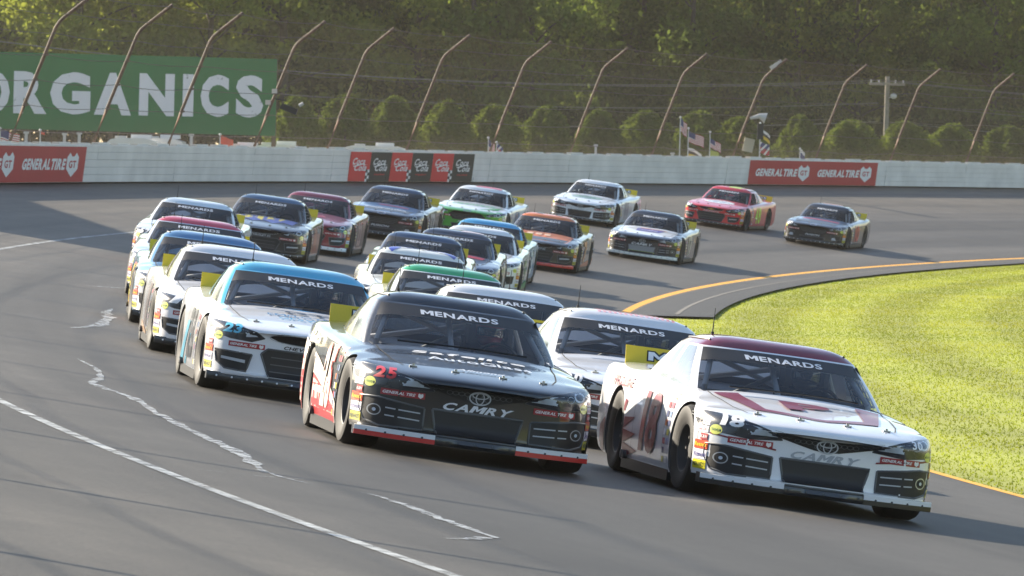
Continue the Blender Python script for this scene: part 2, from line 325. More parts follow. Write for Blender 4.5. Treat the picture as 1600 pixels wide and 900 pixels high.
for k in range(6):
    c = aL - pw * (k + .5); red = k % 2 == 0
    b = wall_print('wall_banner', pgeo(rect(0, 0, pw - .01, .94)), c, .53, .012, BRED if red else BLK, category='banner', group='red and black drink banners on the wall', label=('red' if red else 'black') + ' soft drink banner panel in the checkered row on the wall')
    wall_print('script_lettering', tgeo('Coca', -.06 * pw, .17, pw * .6, .22, .025, .45), c, .53, .017, WHT, b); wall_print('script_lettering', tgeo('Cola', .04 * pw, -.03, pw * .58, .22, .025, .45), c, .53, .017, WHT, b)
    wall_print('swash', pgeo([(-.42 * pw, .12), (-.30 * pw, .02), (.1 * pw, .09), (.38 * pw, .06), (.1 * pw, .06), (-.28 * pw, -.02)]), c, .53, .019, WHT, b)
    if red:
        q = [rect(pw * (.36 + .09 * ((j) % 2)), -.44 + .10 * j, pw * .09, .10) for j in range(4)]; wall_print('checkers', pgeo(*q), c, .53, .017, WHT, b)
        q = [rect(pw * (.45 - .09 * ((j) % 2)), -.44 + .10 * j, pw * .09, .10) for j in range(4)]; wall_print('checkers', pgeo(*q), c, .53, .017, BLK, b)
    else: wall_print('small_lettering', tgeo('racing', 0, -.25, pw * .5, .08, .02), c, .53, .017, BRED, b)
# ------------------------------------------------------------------ catch fence
RUST = mat('rusty_steel', (.14, .08, .055), .7, noise=.5, nscale=6); CABLE = mat('fence_cable', (.10, .075, .06), .6); GALV = mat('galvanised_cap', (.55, .54, .52), .5)
PROF = [(0, -.35), (0, 0), (.35, .92), (.76, 1.97), (1.15, 2.96), (1.26, 3.12), (1.42, 3.26), (2.10, 3.80)]      # inward, up from the wall top
ZT = math.tan(TB) * (RWALL - RIN) + 1.10
def fence_pt(arc, i, up):
    th = arc / RP; rad = Vector((math.cos(th), math.sin(th), 0)); return Vector((CX, CY, 0)) + rad * (RP - i) + Vector((0, 0, ZT + up))
def prof_at(u):
    ups = [q[1] for q in PROF]; return float(np.interp(u, ups, [q[0] for q in PROF]))
post_arcs = [946.3, 937.2, 929, 919.6, 911.6, 903, 893.9, 885.2, 876.3, 867.5, 858.5, 850.4, 842.2]
post_arcs = [946.3 + 8.67 * k for k in range(16, 0, -1)] + post_arcs + [842.2 - 8.6 * k for k in range(1, 6)]
for k, a in enumerate(post_arcs):
    base = fence_pt(a, 0, -.35); j = random.uniform(-.05, .05)
    root = link('fence_post', None, loc=base, label='leaning rusty fence post with bent top standing on the white wall', category='fence post', group='bent catch fence posts along the wall')
    mb = MB(); mb.tube([fence_pt(a + j * max(0, u) / 3.8, i * (1 + j * .4), u) - base for i, u in PROF], .046, 10); build('post', mb, RUST, root, 40)
    t = fence_pt(a + j, 2.10 * (1 + j * .4), 3.80) - base; t0 = fence_pt(a + j, 1.98 * (1 + j * .4), 3.71) - base
    mb = MB(); mb.tube([t0, t], .05, 8); build('end_cap', mb, RUST, root)
    for u in (.95, 1.6, 2.25): mb = MB(); c = fence_pt(a, prof_at(u) + .05, u) - base; mb.box(c, (.04, .04, .03)); build('cable_clamp', mb, RUST, root)
CN = ['lowest cable of the catch fence, just above the white wall', 'second cable up from the wall on the rusty fence posts', 'third cable up from the wall on the rusty fence posts', 'fourth cable up from the wall on the rusty fence posts', 'cable just below the bend of the rusty fence posts', 'cable just above the bend of the rusty fence posts', 'topmost cable joining the tips of the bent fence posts']
for ci, u in enumerate([.3, .95, 1.6, 2.25, 2.8, 3.3, 3.75]):
    mb = MB(); pts = []
    for a, b in zip(post_arcs[:-1], post_arcs[1:]):
        sg = random.uniform(.02, .10)
        for k in range(4): f = k / 4; pts.append(fence_pt(a + (b - a) * f, prof_at(u) + .07, u - 4 * sg * f * (1 - f)))
    o = Vector(pts[0]); mb.tube([p - o for p in pts], .009, 5); build('fence_cable', mb, CABLE, None, loc=o, label=CN[ci], category='cable', group='cables strung between the fence posts')
fm = bpy.data.materials.new('chain_mesh'); fm.use_nodes = True; nt = fm.node_tree; b = nt.nodes['Principled BSDF']; b.inputs['Base Color'].default_value = (.36, .29, .22, 1); b.inputs['Roughness'].default_value = .6
tx = nt.nodes.new('ShaderNodeUVMap'); nz = nt.nodes.new('ShaderNodeTexNoise'); nz.inputs['Scale'].default_value = .5; nt.links.new(tx.outputs[0], nz.inputs[0])
mr = nt.nodes.new('ShaderNodeMapRange'); mr.inputs[3].default_value = .11; mr.inputs[4].default_value = .21; nt.links.new(nz.outputs[0], mr.inputs[0]); nt.links.new(mr.outputs[0], b.inputs['Alpha'])
vs = []; arcs = np.linspace(post_arcs[0], post_arcs[-1], 260); me = bpy.data.meshes.new('fence_mesh')
pr = [q for q in PROF if q[1] >= 0]
for a in arcs: vs += [fence_pt(a, i + .09, u) for i, u in pr]
k = len(pr); me.from_pydata(vs, [], [(i * k + j, i * k + j + 1, (i + 1) * k + j + 1, (i + 1) * k + j) for i in range(len(arcs) - 1) for j in range(k - 1)])
l = me.uv_layers.new(name='UVMap')
for lp in me.loops: q = lp.vertex_index; l.data[lp.index].uv = (arcs[q // k], pr[q % k][1])
me.materials.append(fm); link('fence_mesh', me, label='fine brown wire mesh of the catch fence along the track', category='fence')
# small equipment hung on posts
def hung(arc, up, name, label, kindf):
    p = fence_pt(arc, prof_at(up), up); root = link(name, None, loc=p, label=label, category=name.replace('_', ' ')); kindf(root)
def cam_box(r):
    mb = MB(); mb.box((.55, 0, -.12), (.26, .1, .09), M=Matrix.Rotation(.35, 3, 'Y')); build('housing', mb, BLACK, r)
    mb = MB(); mb.box((.03, -.02, .22), (.08, .08, .07)); mb.box((-.16, -.02, -.12), (.08, .08, .07)); build('clamp', mb, GALV, r)
    mb = MB(); mb.tube([(0, 0, .0), (.4, 0, -.05)], .025, 6); build('arm', mb, BLACK, r)
    mb = MB(); mb.tube([(.78, 0, -.2), (.9, 0, -.12)], .05, 8); build('lens', mb, GALV, r)
hung(arc_at_px(397), 1.45, 'fence_camera', 'small dark camera housing clamped to a fence post beside the green board', cam_box)
def sheet_box(r):
    mb = MB(); mb.box((.42, .1, 0), (.20, .07, .26), M=Matrix.Rotation(.2, 3, 'Y')); build('cabinet', mb, mat('beige_box', (.48, .42, .30), .7), r)
    mb = MB(); mb.tube([(0, 0, 0), (.35, .1, 0)], .03, 6); build('bracket', mb, RUST, r)
hung(arc_at_px(1145), .55, 'utility_box', 'beige metal box mounted on a fence post beside the flags', sheet_box)
def horn(r):
    mb = MB(); mb.tube([(.1, 0, 0), (.45, 0, .1), (.7, 0, .02)], [.05, .10, .22], 10); build('horn', mb, GALV, r); mb = MB(); mb.tube([(0, 0, -.2), (.12, 0, 0)], .03, 6); mb.box((.5, 0, -.5), (.12, .1, .3)); build('bracket', mb, BLACK, r)
hung(arc_at_px(1145), 1.5, 'loudspeaker', 'loudspeaker horn hanging from a fence post above the flags', horn)
def lamp_h(r):
    mb = MB(); mb.box((.1, 0, .1), (.26, .1, .07), M=Matrix.Rotation(-.6, 3, 'Y')); build('housing', mb, GALV, r)
hung(arc_at_px(1145), 3.45, 'floodlight', 'grey floodlight housing near the bent top of a fence post', lamp_h)
# ------------------------------------------------------------------ things beyond the wall
GZ = 1.7
def at_px(px, depth, z=GZ): return Vector(((px - 800) / FPX * depth, depth, z))
# green board
GREEN = mat('board_green', '#2f7442', .6, noise=.10, nscale=.5); LET = worn_mat('board_white', '#e9e6ea', .30, .36, 3.0); TIMB = mat('timber_brown', (.13, .09, .06), .8, noise=.3)
sd = 212.0; sc = sd / FPX
board = link('advertising_board', None, loc=at_px(150, sd), label='large green board with distressed white capital letters behind the fence', category='billboard')
xR = (424 - 150) * sc; xL = -9.0
def zpx(y, x): return CAM_H + (224 - y + (x - 800) * .0266) * sc - GZ          # height of a pixel row at the board's distance
zt, zb = zpx(92, 424) , zpx(212, 424)
mb = MB(); mb.box(((xL + xR) / 2, 0, (zt + zb) / 2), ((xR - xL) / 2, .05, (zt - zb) / 2)); build('panel', mb, GREEN, board)
for x in np.linspace(xL + .5, xR - .06, 6):
    mb = MB(); mb.box((x, .14, (zt + .02) / 2), (.08, .08, (zt + .02) / 2)); build('support_post', mb, TIMB, board)
for ch, cx0, cx1 in (('O', -45, 8), ('R', 14, 66), ('G', 71, 134), ('A', 140, 198), ('N', 210, 265), ('I', 278, 295), ('C', 306, 350), ('S', 361, 404)):
    v, f = text_geo(ch, .05, 0); w = (cx1 - cx0) * sc; h = 66 * sc; xc = ((cx0 + cx1) / 2 - 150) * sc; zc = zpx(147 + .018 * ((cx0 + cx1) / 2 - 200), (cx0 + cx1) / 2)
    mb = MB(); mb.add([(xc + a * w, -.055, zc + q * h) for a, q in v], f); build('letter', mb, LET, board)
# tall board out of view to the left, throws the straight-edged shade onto the track
bb = link('trackside_board', None, loc=(-20.1, 125.5, GZ), label='tall plain board standing outside the wall beyond the green board', category='billboard')
d = Vector((-.196, .98, 0)); bb.rotation_euler.z = math.atan2(d.y, d.x)
mb = MB(); mb.box((15.9, 0, 5.0), (15.9, .1, 3.3)); mb.box((15.9, 0, .85), (15.9, .1, .845)); build('panel', mb, mat('board_grey', (.25, .25, .25), .7), bb)
for x in np.linspace(.6, 31, 8): mb = MB(); mb.box((x, .3, 4.1), (.12, .18, 4.1)); build('support_post', mb, TIMB, bb)
# flags
STR = [mat('flag_red', '#b8323a', .8), mat('flag_white', '#e8e2e0', .8), mat('flag_blue', '#3a4272', .8), mat('flag_yellow', '#d8b437', .8), mat('flag_black', '#3a2f30', .8), mat('flag_lime', '#a9b04a', .8), mat('flag_orange', '#f0604a', .8)]
def cloth(w, h, pat, droop, ph):
    mb = MB(); nx, nz = 16, 13
    P = lambda i, j: (w * i / nx, .10 * w * math.sin(5 * i / nx + ph) * (i / nx), -h * j / nz - droop * w * (i / nx) ** 1.3 + .04 * h * math.sin(7 * i / nx + ph))
    vs = [P(i, j) for i in range(nx + 1) for j in range(nz + 1)]; o = len(mb.v); mb.v = vs
    for i in range(nx):
        for j in range(nz):
            mb.f.append((i * (nz + 1) + j, i * (nz + 1) + j + 1, (i + 1) * (nz + 1) + j + 1, (i + 1) * (nz + 1) + j))
            if pat == 'us': c = 2 if (i < 7 and j < 7) else (0 if j % 2 == 0 else 1)
            elif pat == 'gold': c = 3 if j > 7 else (4 if j > 3 else 1)
            elif pat == 'tri': c = 1 if (i + j) % 9 < 3 else (2 if j < 6 else 0)
            elif pat == 'lime': c = 5
            elif pat == 'orange': c = 6
            else: c = 2 if j > 3 else 1
            mb.m.append(c)
    return mb
POLEW = mat('flag_pole_white', (.65, .64, .62), .5)
def flag(px, ytop, depth, items, label):
    b = at_px(px, depth); top = CAM_H + (224 - ytop + (px - 800) * .0266) * depth / FPX - GZ
    r = link('flag_pole', None, loc=b, label=label, category='flag', group='flags flying behind the wall'); mb = MB(); mb.tube([(0, 0, 0), (0, 0, top)], [.035, .02], 6); mb.ellipsoid((0, 0, top), (.05, .05, .05), 8, 6); build('pole', mb, POLEW, r, 40)
    for pat, dz, w, h, dr in items:
        o = build('flag_cloth', cloth(w, h, pat, dr, random.uniform(0, 6)), STR, r, 60); o.location = (.02, 0, top - dz); o.rotation_euler.z = random.uniform(-.3, .3)
flag(1056, 183, 262, [('us', .05, .28, .62, .9)], 'tall white pole with a limp striped flag')
flag(1069, 200, 262, [('us', .15, .68, .48, .35), ('gold', .85, .62, .42, .45)], 'striped flag flying above a black and gold flag on one pole')
flag(1103, 206, 262, [('us', .30, .48, .40, .5), ('lime', .78, .40, .45, .4)], 'striped flag flying above a lime green flag on one pole')
flag(1181, 192, 262, [('gold', .22, .42, .40, .8), ('tri', .85, .42, .50, .3)], 'pole with a gold trimmed flag over a red white and blue flag')
flag(1244, 232, 262, [('b', .02, .2, .5, .8)], 'small blue and white pennant just above the wall')
flag(757, 215, 240, [('us', .1, .25, .5, .7)], 'short pole with a small striped flag beside a fence post')
flag(770, 222, 240, [('tri', .05, .25, .4, .7)], 'short pole with a tri-coloured pennant beside a fence post')
flag(-6, 200, 205, [('us', .05, .7, .5, .25)], 'striped flag in front of the green board edge')
flag(338, 210, 205, [('orange', .03, .45, .3, .35)], 'orange pennant in front of the green board')
flag(57, 203, 205, [('orange', .03, .14, .1, .3)], 'tiny orange marker flag in front of the green board')
# parked motorhomes whose roofs show over the wall
VW = mat('vehicle_white', '#e4e2dd', .4, coat=.3); VG = mat('vehicle_window', (.03, .035, .04), .1)
def camper(px, depth, w, top, label):
    b = at_px(px, depth); r = link('motorhome', None, loc=b, label=label, category='motorhome', group='motorhomes parked behind the wall'); h = top
    mb = MB(); ys = [(-w / 2, .45), (-w / 2, h * .86), (-w / 2 + .15, h * .96), (-w / 2 + .4, h), (w / 2 - .5, h), (w / 2 - .12, h * .93), (w / 2, h * .7), (w / 2, .45)]
    n = len(ys); mb.add([(x, y, z) for y in (-1.1, 1.1) for x, z in ys], [tuple(range(n)), tuple(range(2 * n - 1, n - 1, -1))] + [(i, (i + 1) % n, n + (i + 1) % n, n + i) for i in range(n)]); build('body', mb, VW, r)
    mb = MB(); mb.box((w * .12, 0, h + .06), (.35, .3, .07)); build('roof_unit', mb, VW, r); mb = MB(); mb.box((-w * .25, -.2, h + .03), (.2, .2, .04)); build('roof_vent', mb, FOAM, r)
    for x in (-w * .28, w * .05, w * .3): mb = MB(); mb.box((x, -1.105, h * .66), (w * .09, .012, h * .12)); build('window', mb, VG, r)
    for x in (-w * .3, w * .3):
        for y in (-1.0, 1.0): mb = MB(); mb.lathe_x([(-.1, .01), (-.1, .3), (-.07, .35), (.07, .35), (.1, .3), (.1, .01)], 14); o = build('wheel', mb, RUBBER, r, 40); o.location = (x, y, .35); o.rotation_euler.z = PI / 2
camper(205, 206, 1.9, 1.55, 'white motorhome roof showing over the wall below the green board')
camper(252, 209, 1.6, 1.57, 'short white camper roof beside a fence post below the green board'); camper(432, 215, 1.9, 1.45, 'low white camper roof beside the end of the green board')
camper(583, 226, 2.6, 1.48, 'white motorhome with roof unit above the red and black banners'); camper(375, 206, 1.2, 1.38, 'small white trailer roof beside the orange pennant')
for px, yt in ((35, 205), (95, 207), (118, 206), (293, 209), (1045, 238), (925, 225)):
    b = at_px(px, 208 if px < 500 else 250); top = CAM_H + (224 - yt + (px - 800) * .0266) * b.y / FPX - GZ; mb = MB(); mb.box((0, 0, top / 2), (.05, .05, top / 2)); mb.box((0, 0, top - .04), (.09, .07, .04)); build('marker_post', mb, GALV, loc=b, label='short pale marker post behind the wall', category='post', group='marker posts behind the wall')
# utility pole and wires
up = link('utility_pole', None, loc=at_px(1377, 285), label='grey wooden utility pole with a cross arm in front of the woods', category='utility pole')
WOOD = mat('weathered_pole', (.30, .26, .21), .85, noise=.25, nscale=3); ptop = CAM_H + (224 - 119 + 577 * .0266) * 285 / FPX - GZ
mb = MB(); mb.tube([(0, 0, 0), (.02, 0, ptop)], [.14, .11], 10); build('pole', mb, WOOD, up, 40)
mb = MB(); mb.box((0, -.13, ptop - .38), (.86, .05, .06)); build('cross_arm', mb, WOOD, up)
for x in (-.78, -.4, .4, .78): mb = MB(); mb.tube([(x, -.13, ptop - .33), (x, -.13, ptop - .18)], [.03, .045], 8); build('insulator', mb, GALV, up)
mb = MB(); mb.ellipsoid((.32, -.15, ptop - .95), (.16, .12, .14), 12, 8); mb.tube([(0, 0, ptop - 1.1), (.3, -.1, ptop - .95)], .03, 6); build('lamp_head', mb, GALV, up, 40)
for k, (zz, dep) in enumerate(((-.2, 285), (-.25, 284.8), (-1.3, 285), (-2.2, 285))):
    o = at_px(1377, dep) + Vector((0, -.15, ptop + zz)); pts = []
    for q in range(25):
        f = q / 24; pts.append(Vector((-46 * f + (.4 if k == 1 else -.4), -18 * f, 1.0 * f - 4 * 1.1 * f * (1 - f))))
    mb = MB(); mb.tube(pts, .010, 5); build('overhead_wire', mb, mat('wire_grey', (.22, .21, .2), .6), None, loc=o, label='thin overhead wire running from the utility pole past the woods', category='wire', group='overhead wires')
    mb = MB(); mb.tube([Vector((44 * q / 12, 3 * q / 12, -4 * .9 * (q / 12) * (1 - q / 12))) for q in range(13)], .010, 5); build('overhead_wire', mb, MATS['wire_grey'], None, loc=o, label='thin overhead wire running from the utility pole past the woods', category='wire', group='overhead wires')
# ------------------------------------------------------------------ stock cars: shared shapes
def catmull(P, n):
    P = np.asarray(P, float); t = np.linspace(0, len(P) - 1, n); i = np.clip(t.astype(int), 0, len(P) - 2); f = (t - i)[:, None]
    p1, p2 = P[i], P[i + 1]; p0 = P[np.maximum(i - 1, 0)]; p3 = P[np.minimum(i + 2, len(P) - 1)]
    return .5 * ((2 * p1) + (-p0 + p2) * f + (2 * p0 - 5 * p1 + 4 * p2 - p3) * f ** 2 + (-p0 + 3 * p1 - 3 * p2 + p3) * f ** 3)
ST = {  # y, half width, bottom, shoulder, centre top, bow of the station in plan
    'camry': [(-2.41, .64, .135, .50, .53, .12), (-2.395, .78, .11, .55, .585, .20), (-2.33, .87, .095, .60, .64, .26), (-2.20, .925, .095, .645, .69, .28), (-2.0, .955, .095, .69, .745, .22), (-1.75, .972, .095, .725, .79, .13), (-1.4, .985, .095, .775, .84, .05), (-1.1, .985, .095, .805, .88, .01), (-.85, .98, .095, .83, .915, 0), (-.4, .975, .095, .86, .93, 0), (.2, .975, .095, .885, .94, 0), (.8, .975, .095, .905, .955, 0), (1.4, .985, .095, .93, .975, 0), (1.9, .975, .11, .95, .99, 0), (2.3, .95, .15, .955, .995, -.02), (2.5, .93, .22, .95, .99, -.06), (2.57, .88, .30, .93, .97, -.08)],
    'chevy': [(-2.40, .66, .135, .525, .555, .11), (-2.385, .80, .11, .58, .61, .18), (-2.32, .88, .095, .63, .665, .23), (-2.19, .93, .095, .67, .71, .25), (-2.0, .955, .095, .69, .75, .20), (-1.75, .972, .095, .74, .80, .12), (-1.4, .985, .095, .785, .845, .05), (-1.1, .985, .095, .81, .885, .01), (-.85, .98, .095, .835, .915, 0), (-.4, .975, .095, .86, .93, 0), (.2, .975, .095, .885, .94, 0), (.8, .975, .095, .905, .955, 0), (1.4, .985, .095, .93, .975, 0), (1.9, .975, .11, .95, .99, 0), (2.3, .95, .15, .955, .995, -.02), (2.5, .93, .22, .95, .99, -.06), (2.57, .88, .30, .93, .97, -.08)]}
for k_ in ('camry', 'chevy'):
    q = []
    for y, w, zb, zs, zt, bow in ST[k_]:
        f = min(1, max(0, (-1.85 - y) / .50)); g = min(1, max(0, (y + 1.9) / .8)); q.append((y, w, zb + .025 + .05 * min(1, max(0, -1 - y)), zs + .085 * f - .045 * g, zt + .085 * f - .045 * g, bow))
    hz_ = lambda y: float(np.interp(y, [-2.41, -2.395, -2.33, -2.2, -2.0, -1.75, -1.4, -1.1, -.85], [.605, .635, .662, .69, .72, .752, .797, .832, .868])) + (.012 if k_ == 'chevy' else 0)
    ST[k_] = [(y, w, zb, min(zs, hz_(y) - .012) if y < -.85 else zs, hz_(y) if y < -.85 else zt, bow) for y, w, zb, zs, zt, bow in q]
ST['ford'] = ST['chevy']
WELLS = [(-1.40, .40), (1.40, .40)]
def lower_body(kind):
    st = catmull(ST[kind], 110); npf = 34; V = []; ring = 2 * npf - 2
    for y, w, zb, zs, zt, bow in st:
        hp = [(0, zb), (.55 * w, zb), (.93 * w, zb), (.975 * w, zb + .02), (.99 * w, zb + .12 * (zs - zb)), (w, zb + .40 * (zs - zb)), (.995 * w, zb + .68 * (zs - zb)), (.972 * w, zs - .08 * (zs - zb) - .012), (.935 * w, zs - .012), (.87 * w, zs + .14 * (zt - zs)), (.72 * w, zs + .52 * (zt - zs)), (.45 * w, zs + .86 * (zt - zs)), (.2 * w, zt), (0, zt)]
        h = catmull(hp, npf); pts = [(x, z) for x, z in h] + [(-x, z) for x, z in h[-2:0:-1]]
        for x, z in pts:
            ax = abs(x) / max(w, 1e-6); V.append((x, y + bow * min(1, ax) ** 2.6 , z))
    n = len(st); F = [(i * ring + k, i * ring + (k + 1) % ring, (i + 1) * ring + (k + 1) % ring, (i + 1) * ring + k) for i in range(n - 1) for k in range(ring)]
    half = npf - 1
    for s, rev in ((0, False), ((n - 1) * ring, True)):                       # caps: bridge left and right halves
        for k in range(half):
            a, b = s + k, s + k + 1; c, dd = s + (ring - k - 1) % ring, s + (ring - k) % ring
            q = [a, b, c, dd]; q = [x for i, x in enumerate(q) if x not in q[:i]]
            if len(q) > 2: F.append(tuple(q))
    mb = MB(); mb.add(V, F); me = mb.mesh('body', [MATS['paint_base']], 45); ob = link('tmp', me)
    cut = MB()
    for yy, r in WELLS:
        for sx in (-1, 1): 
            x0, x1 = (.60, 1.3) if sx > 0 else (-1.3, -.60); cut.lathe_x([(x0, .001), (x0, r), (x1, r), (x1, .001)], 40, c=(0, yy, .335))
    cut.box((0, .32, .95), (.74, 1.20, .60))
    cme = cut.mesh('cut', [DARK]); co = link('cut', cme)
    md = ob.modifiers.new('b', 'BOOLEAN'); md.operation = 'DIFFERENCE'; md.object = co; md.solver = 'EXACT'; md.use_self = True
    try: md.material_mode = 'TRANSFER'
    except Exception: pass
    dg = bpy.context.evaluated_depsgraph_get(); out = bpy.data.meshes.new_from_object(ob.evaluated_get(dg))
    bpy.data.objects.remove(ob); bpy.data.objects.remove(co); return out
def split_mesh(me, classify, names):
    """split one mesh into several by a function of face centre and normal"""
    cls = [classify(p.center, p.normal, p.material_index) for p in me.polygons]; out = {}
    for nm in names:
        keep = [i for i, c in enumerate(cls) if c == nm]
        if not keep: continue
        used = {}; V = []; F = []; mi = []
        for i in keep:
            f = []
            for v in me.polygons[i].vertices:
                if v not in used: used[v] = len(V); V.append(me.vertices[v].co[:])
                f.append(used[v])
            F.append(f); mi.append(me.polygons[i].material_index)
        q = bpy.data.meshes.new(nm); q.from_pydata(V, [], F); q.materials.append(MATS['paint_base']); q.materials.append(DARK); q.polygons.foreach_set('material_index', mi)
        q.polygons.foreach_set('use_smooth', [True] * len(F)); q.set_sharp_from_angle(angle=math.radians(40)); q.update(); out[nm] = q
    return out
def body_class(c, n, m):
    if m == 1: return 'body'
    if n.z > .55 and -2.16 + .20 * (abs(c.x) / .9) ** 2 < c.y < -.86 and abs(c.x) < .70 + .04 * (c.y + 2): return 'hood'
    if n.z > .6 and c.y > 1.72 and abs(c.x) < .74: return 'deck_lid'
    if c.y < -1.84: return 'front_bumper'
    if c.y > 2.22: return 'rear_bumper'
    if abs(n.x) > .6 and -.70 < c.y < .62 and c.z > .2: return 'door'
    return 'body'
# greenhouse rings, half, from the front centre round to the rear centre (x, y)
GB = [(0, -1.02), (.40, -.985), (.66, -.87), (.765, -.78), (.805, -.70), (.815, -.30), (.815, .22), (.815, .32), (.805, .72), (.785, 1.10), (.73, 1.50), (.42, 1.70), (0, 1.74)]
GT = [(0, -.17), (.33, -.155), (.54, -.11), (.622, -.06), (.650, .0), (.658, .12), (.66, .30), (.66, .39), (.652, .56), (.635, .74), (.58, .93), (.32, 1.0), (0, 1.02)]
ZB0 = [.858, .843, .812, .795, .785, .805, .83, .833, .85, .865, .895, .915, .925]
GLEV = [0, .10, .70, .965, 1.0]                        # base, glass bottom, banner bottom, glass top, roof edge
def greenhouse():
    nc = len(GB); K = 5; L = 4
    def ringpt(j, t):                                   # control point j at height fraction t
        b, tp = np.array(GB[j]), np.array(GT[j]); bul = .028 * math.sin(PI * min(1, t)); xy = b + (tp - b) * t; zt = 1.195 - .008 * (abs(tp[0]) / .66) ** 2
        sc = 1 + bul * (1 if 4 <= j <= 9 else .5); z = (ZB0[j] - .03) + (zt - ZB0[j] + .03) * t; return (xy[0] * sc, xy[1], z + (.018 * math.sin(PI * t) if j < 3 or j > 10 else 0))
    ts = []
    for a, b in zip(GLEV[:-1], GLEV[1:]): ts += [a + (b - a) * k / L for k in range(L)]
    ts.append(1.0); rows = []
    for t in ts:
        c = np.array([ringpt(j, t) for j in range(nc)]); h = catmull(np.vstack([c]), (nc - 1) * K + 1); full = [tuple(p) for p in h] + [(-p[0], p[1], p[2]) for p in h[-2:0:-1]]; rows.append(full)
    R = len(rows[0]); V = [p for r in rows for p in r]; parts = {}
    hc = (nc - 1) * K
    for i in range(len(ts) - 1):
        lev = i // L
        for k in range(R):
            kk = k if k < hc else R - 1 - k; ci = kk // K
            glass = lev in (1, 2)
            if ci < 3 and lev == 1: nm = 'windshield'
            elif ci < 3 and lev == 2: nm = 'windshield_banner'
            elif glass and ci == 4 or (glass and ci == 5): nm = 'side_window_r' if k >= hc else 'side_window_l'
            elif glass and ci in (7,): nm = 'quarter_r' if k >= hc else 'quarter_l'
            elif glass and ci >= 10: nm = 'rear_window'
            else: nm = 'roof_pillars'
            parts.setdefault(nm, []).append((i * R + k, i * R + (k + 1) % R, (i + 1) * R + (k + 1) % R, (i + 1) * R + k))
    # roof skin
    base = len(V); top = rows[-1]; nr = 12; cyy = .42
    for q in range(1, nr + 1):
        s = 1 - q / nr * .999
        for x, y, z in top: V.append((x * s, cyy + (y - cyy) * s, z + (1.290 - z) * (1 - s ** 5.5)))
    o0 = (len(ts) - 1) * R
    for q in range(nr):
        a = o0 if q == 0 else base + (q - 1) * R; b = base + q * R
        for k in range(R): parts.setdefault('roof', []).append((a + k, a + (k + 1) % R, b + (k + 1) % R, b + k))
    out = {}
    for nm, F in parts.items():
        used = {}; VV = []; FF = []
        for f in F:
            g = []
            for v in f:
                if v not in used: used[v] = len(VV); VV.append(V[v])
                g.append(used[v])
            FF.append(tuple(g))
        mb = MB(); mb.add(VV, FF); out[nm] = mb.mesh(nm, [MATS['paint_base']], 50)
        for p in out[nm].polygons:                      # outward
            pass
    return out
mat('paint_base', '#888888', .3, coat=1); mat('banner_film', '#0e0e10', .45)
GH = greenhouse()
def bvh_of(meshes):
    V = []; F = []
    for me in meshes:
        o = len(V); V += [v.co.copy() for v in me.vertices]; F += [tuple(i + o for i in p.vertices) for p in me.polygons]
    return BVHTree.FromPolygons(V, F)
KIND = {}
for kd in ('camry', 'chevy', 'ford'):
    if kd == 'ford': KIND[kd] = dict(parts=KIND['chevy']['parts'], bvh=KIND['chevy']['bvh']); continue
    lb = lower_body(kd); pt = split_mesh(lb, body_class, ['body', 'hood', 'deck_lid', 'front_bumper', 'rear_bumper', 'door'])
    KIND[kd] = dict(parts=pt, bvh=bvh_of([lb] + list(GH.values())))
    dm = pt.pop('door')                                  # one mesh for each door
    for nm, sg in (('door_r', -1), ('door_l', 1)): pt[nm] = split_mesh(dm, lambda c, n, m, sg=sg: nm if c.x * sg > 0 else None, [nm])[nm]
# wheels
def wheel_meshes():
    t = MB(); t.lathe_x([(-.125, .20), (-.14, .24), (-.15, .30), (-.142, .335), (-.11, .352), (0, .355), (.11, .352), (.142, .335), (.15, .30), (.14, .24), (.125, .20)], 40)
    r = MB(); r.lathe_x([(-.125, .205), (-.12, .19), (-.05, .18), (-.035, .13), (-.055, .07), (-.075, .05), (-.075, .001)], 32); r.lathe_x([(.125, .205), (.05, .18), (.04, .001)], 32)
    for k in range(5): a = 2 * PI * k / 5; r.tube([(-.06, .09 * math.cos(a), .09 * math.sin(a)), (-.085, .09 * math.cos(a), .09 * math.sin(a))], .014, 6)
    return t.mesh('tyre', [RUBBER], 40), r.mesh('rim', [RIM], 40)
TYRE, RIMM = wheel_meshes()
# cockpit
def cage():
    bars = []
    for s in (-1, 1): bars += [[(s * .70, -.62, .45), (s * .68, -.60, .86), (s * .54, -.06, 1.16), (s * .55, .55, 1.19)], [(s * .70, .62, .30), (s * .66, .62, .9), (s * .54, .58, 1.17)], [(s * .54, .60, 1.16), (s * .55, 1.45, .80)], [(s * .7, -.5, .62), (s * .73, .1, .58), (s * .7, .6, .62)], [(s * .7, -.5, .45), (s * .73, .1, .42), (s * .7, .6, .45)]]
    bars += [[(-.54, -.05, 1.16), (.54, -.05, 1.16)], [(-.54, .58, 1.175), (.54, .58, 1.175)], [(-.68, -.60, .80), (.68, -.60, .80)], [(-.05, -.60, .80), (-.07, -.08, 1.16)], [(-.60, .62, .55), (.40, .60, 1.15)], [(-.5, .6, .8), (.5, .6, .8)], [(-.54, .60, 1.15), (.5, 1.42, .85)], [(.54, .6, 1.15), (-.5, 1.42, .85)]]
    out = []
    for b in bars: mb = MB(); mb.tube(b, .024, 7); out.append(mb.mesh('cage_bar', [GREYTUBE], 40))
    return out
CAGE = cage()
def m_seat():
    mb = MB(); x = .36
    mb.box((x, .30, .40), (.22, .24, .05)); mb.box((x, .56, .68), (.21, .05, .30)); mb.box((x, .57, 1.02), (.13, .05, .10))
    for s in (-1, 1): mb.box((x + s * .22, .46, .62), (.025, .14, .22)); mb.box((x + s * .165, .46, 1.0), (.02, .12, .08))
    return mb.mesh('seat', [DARK])
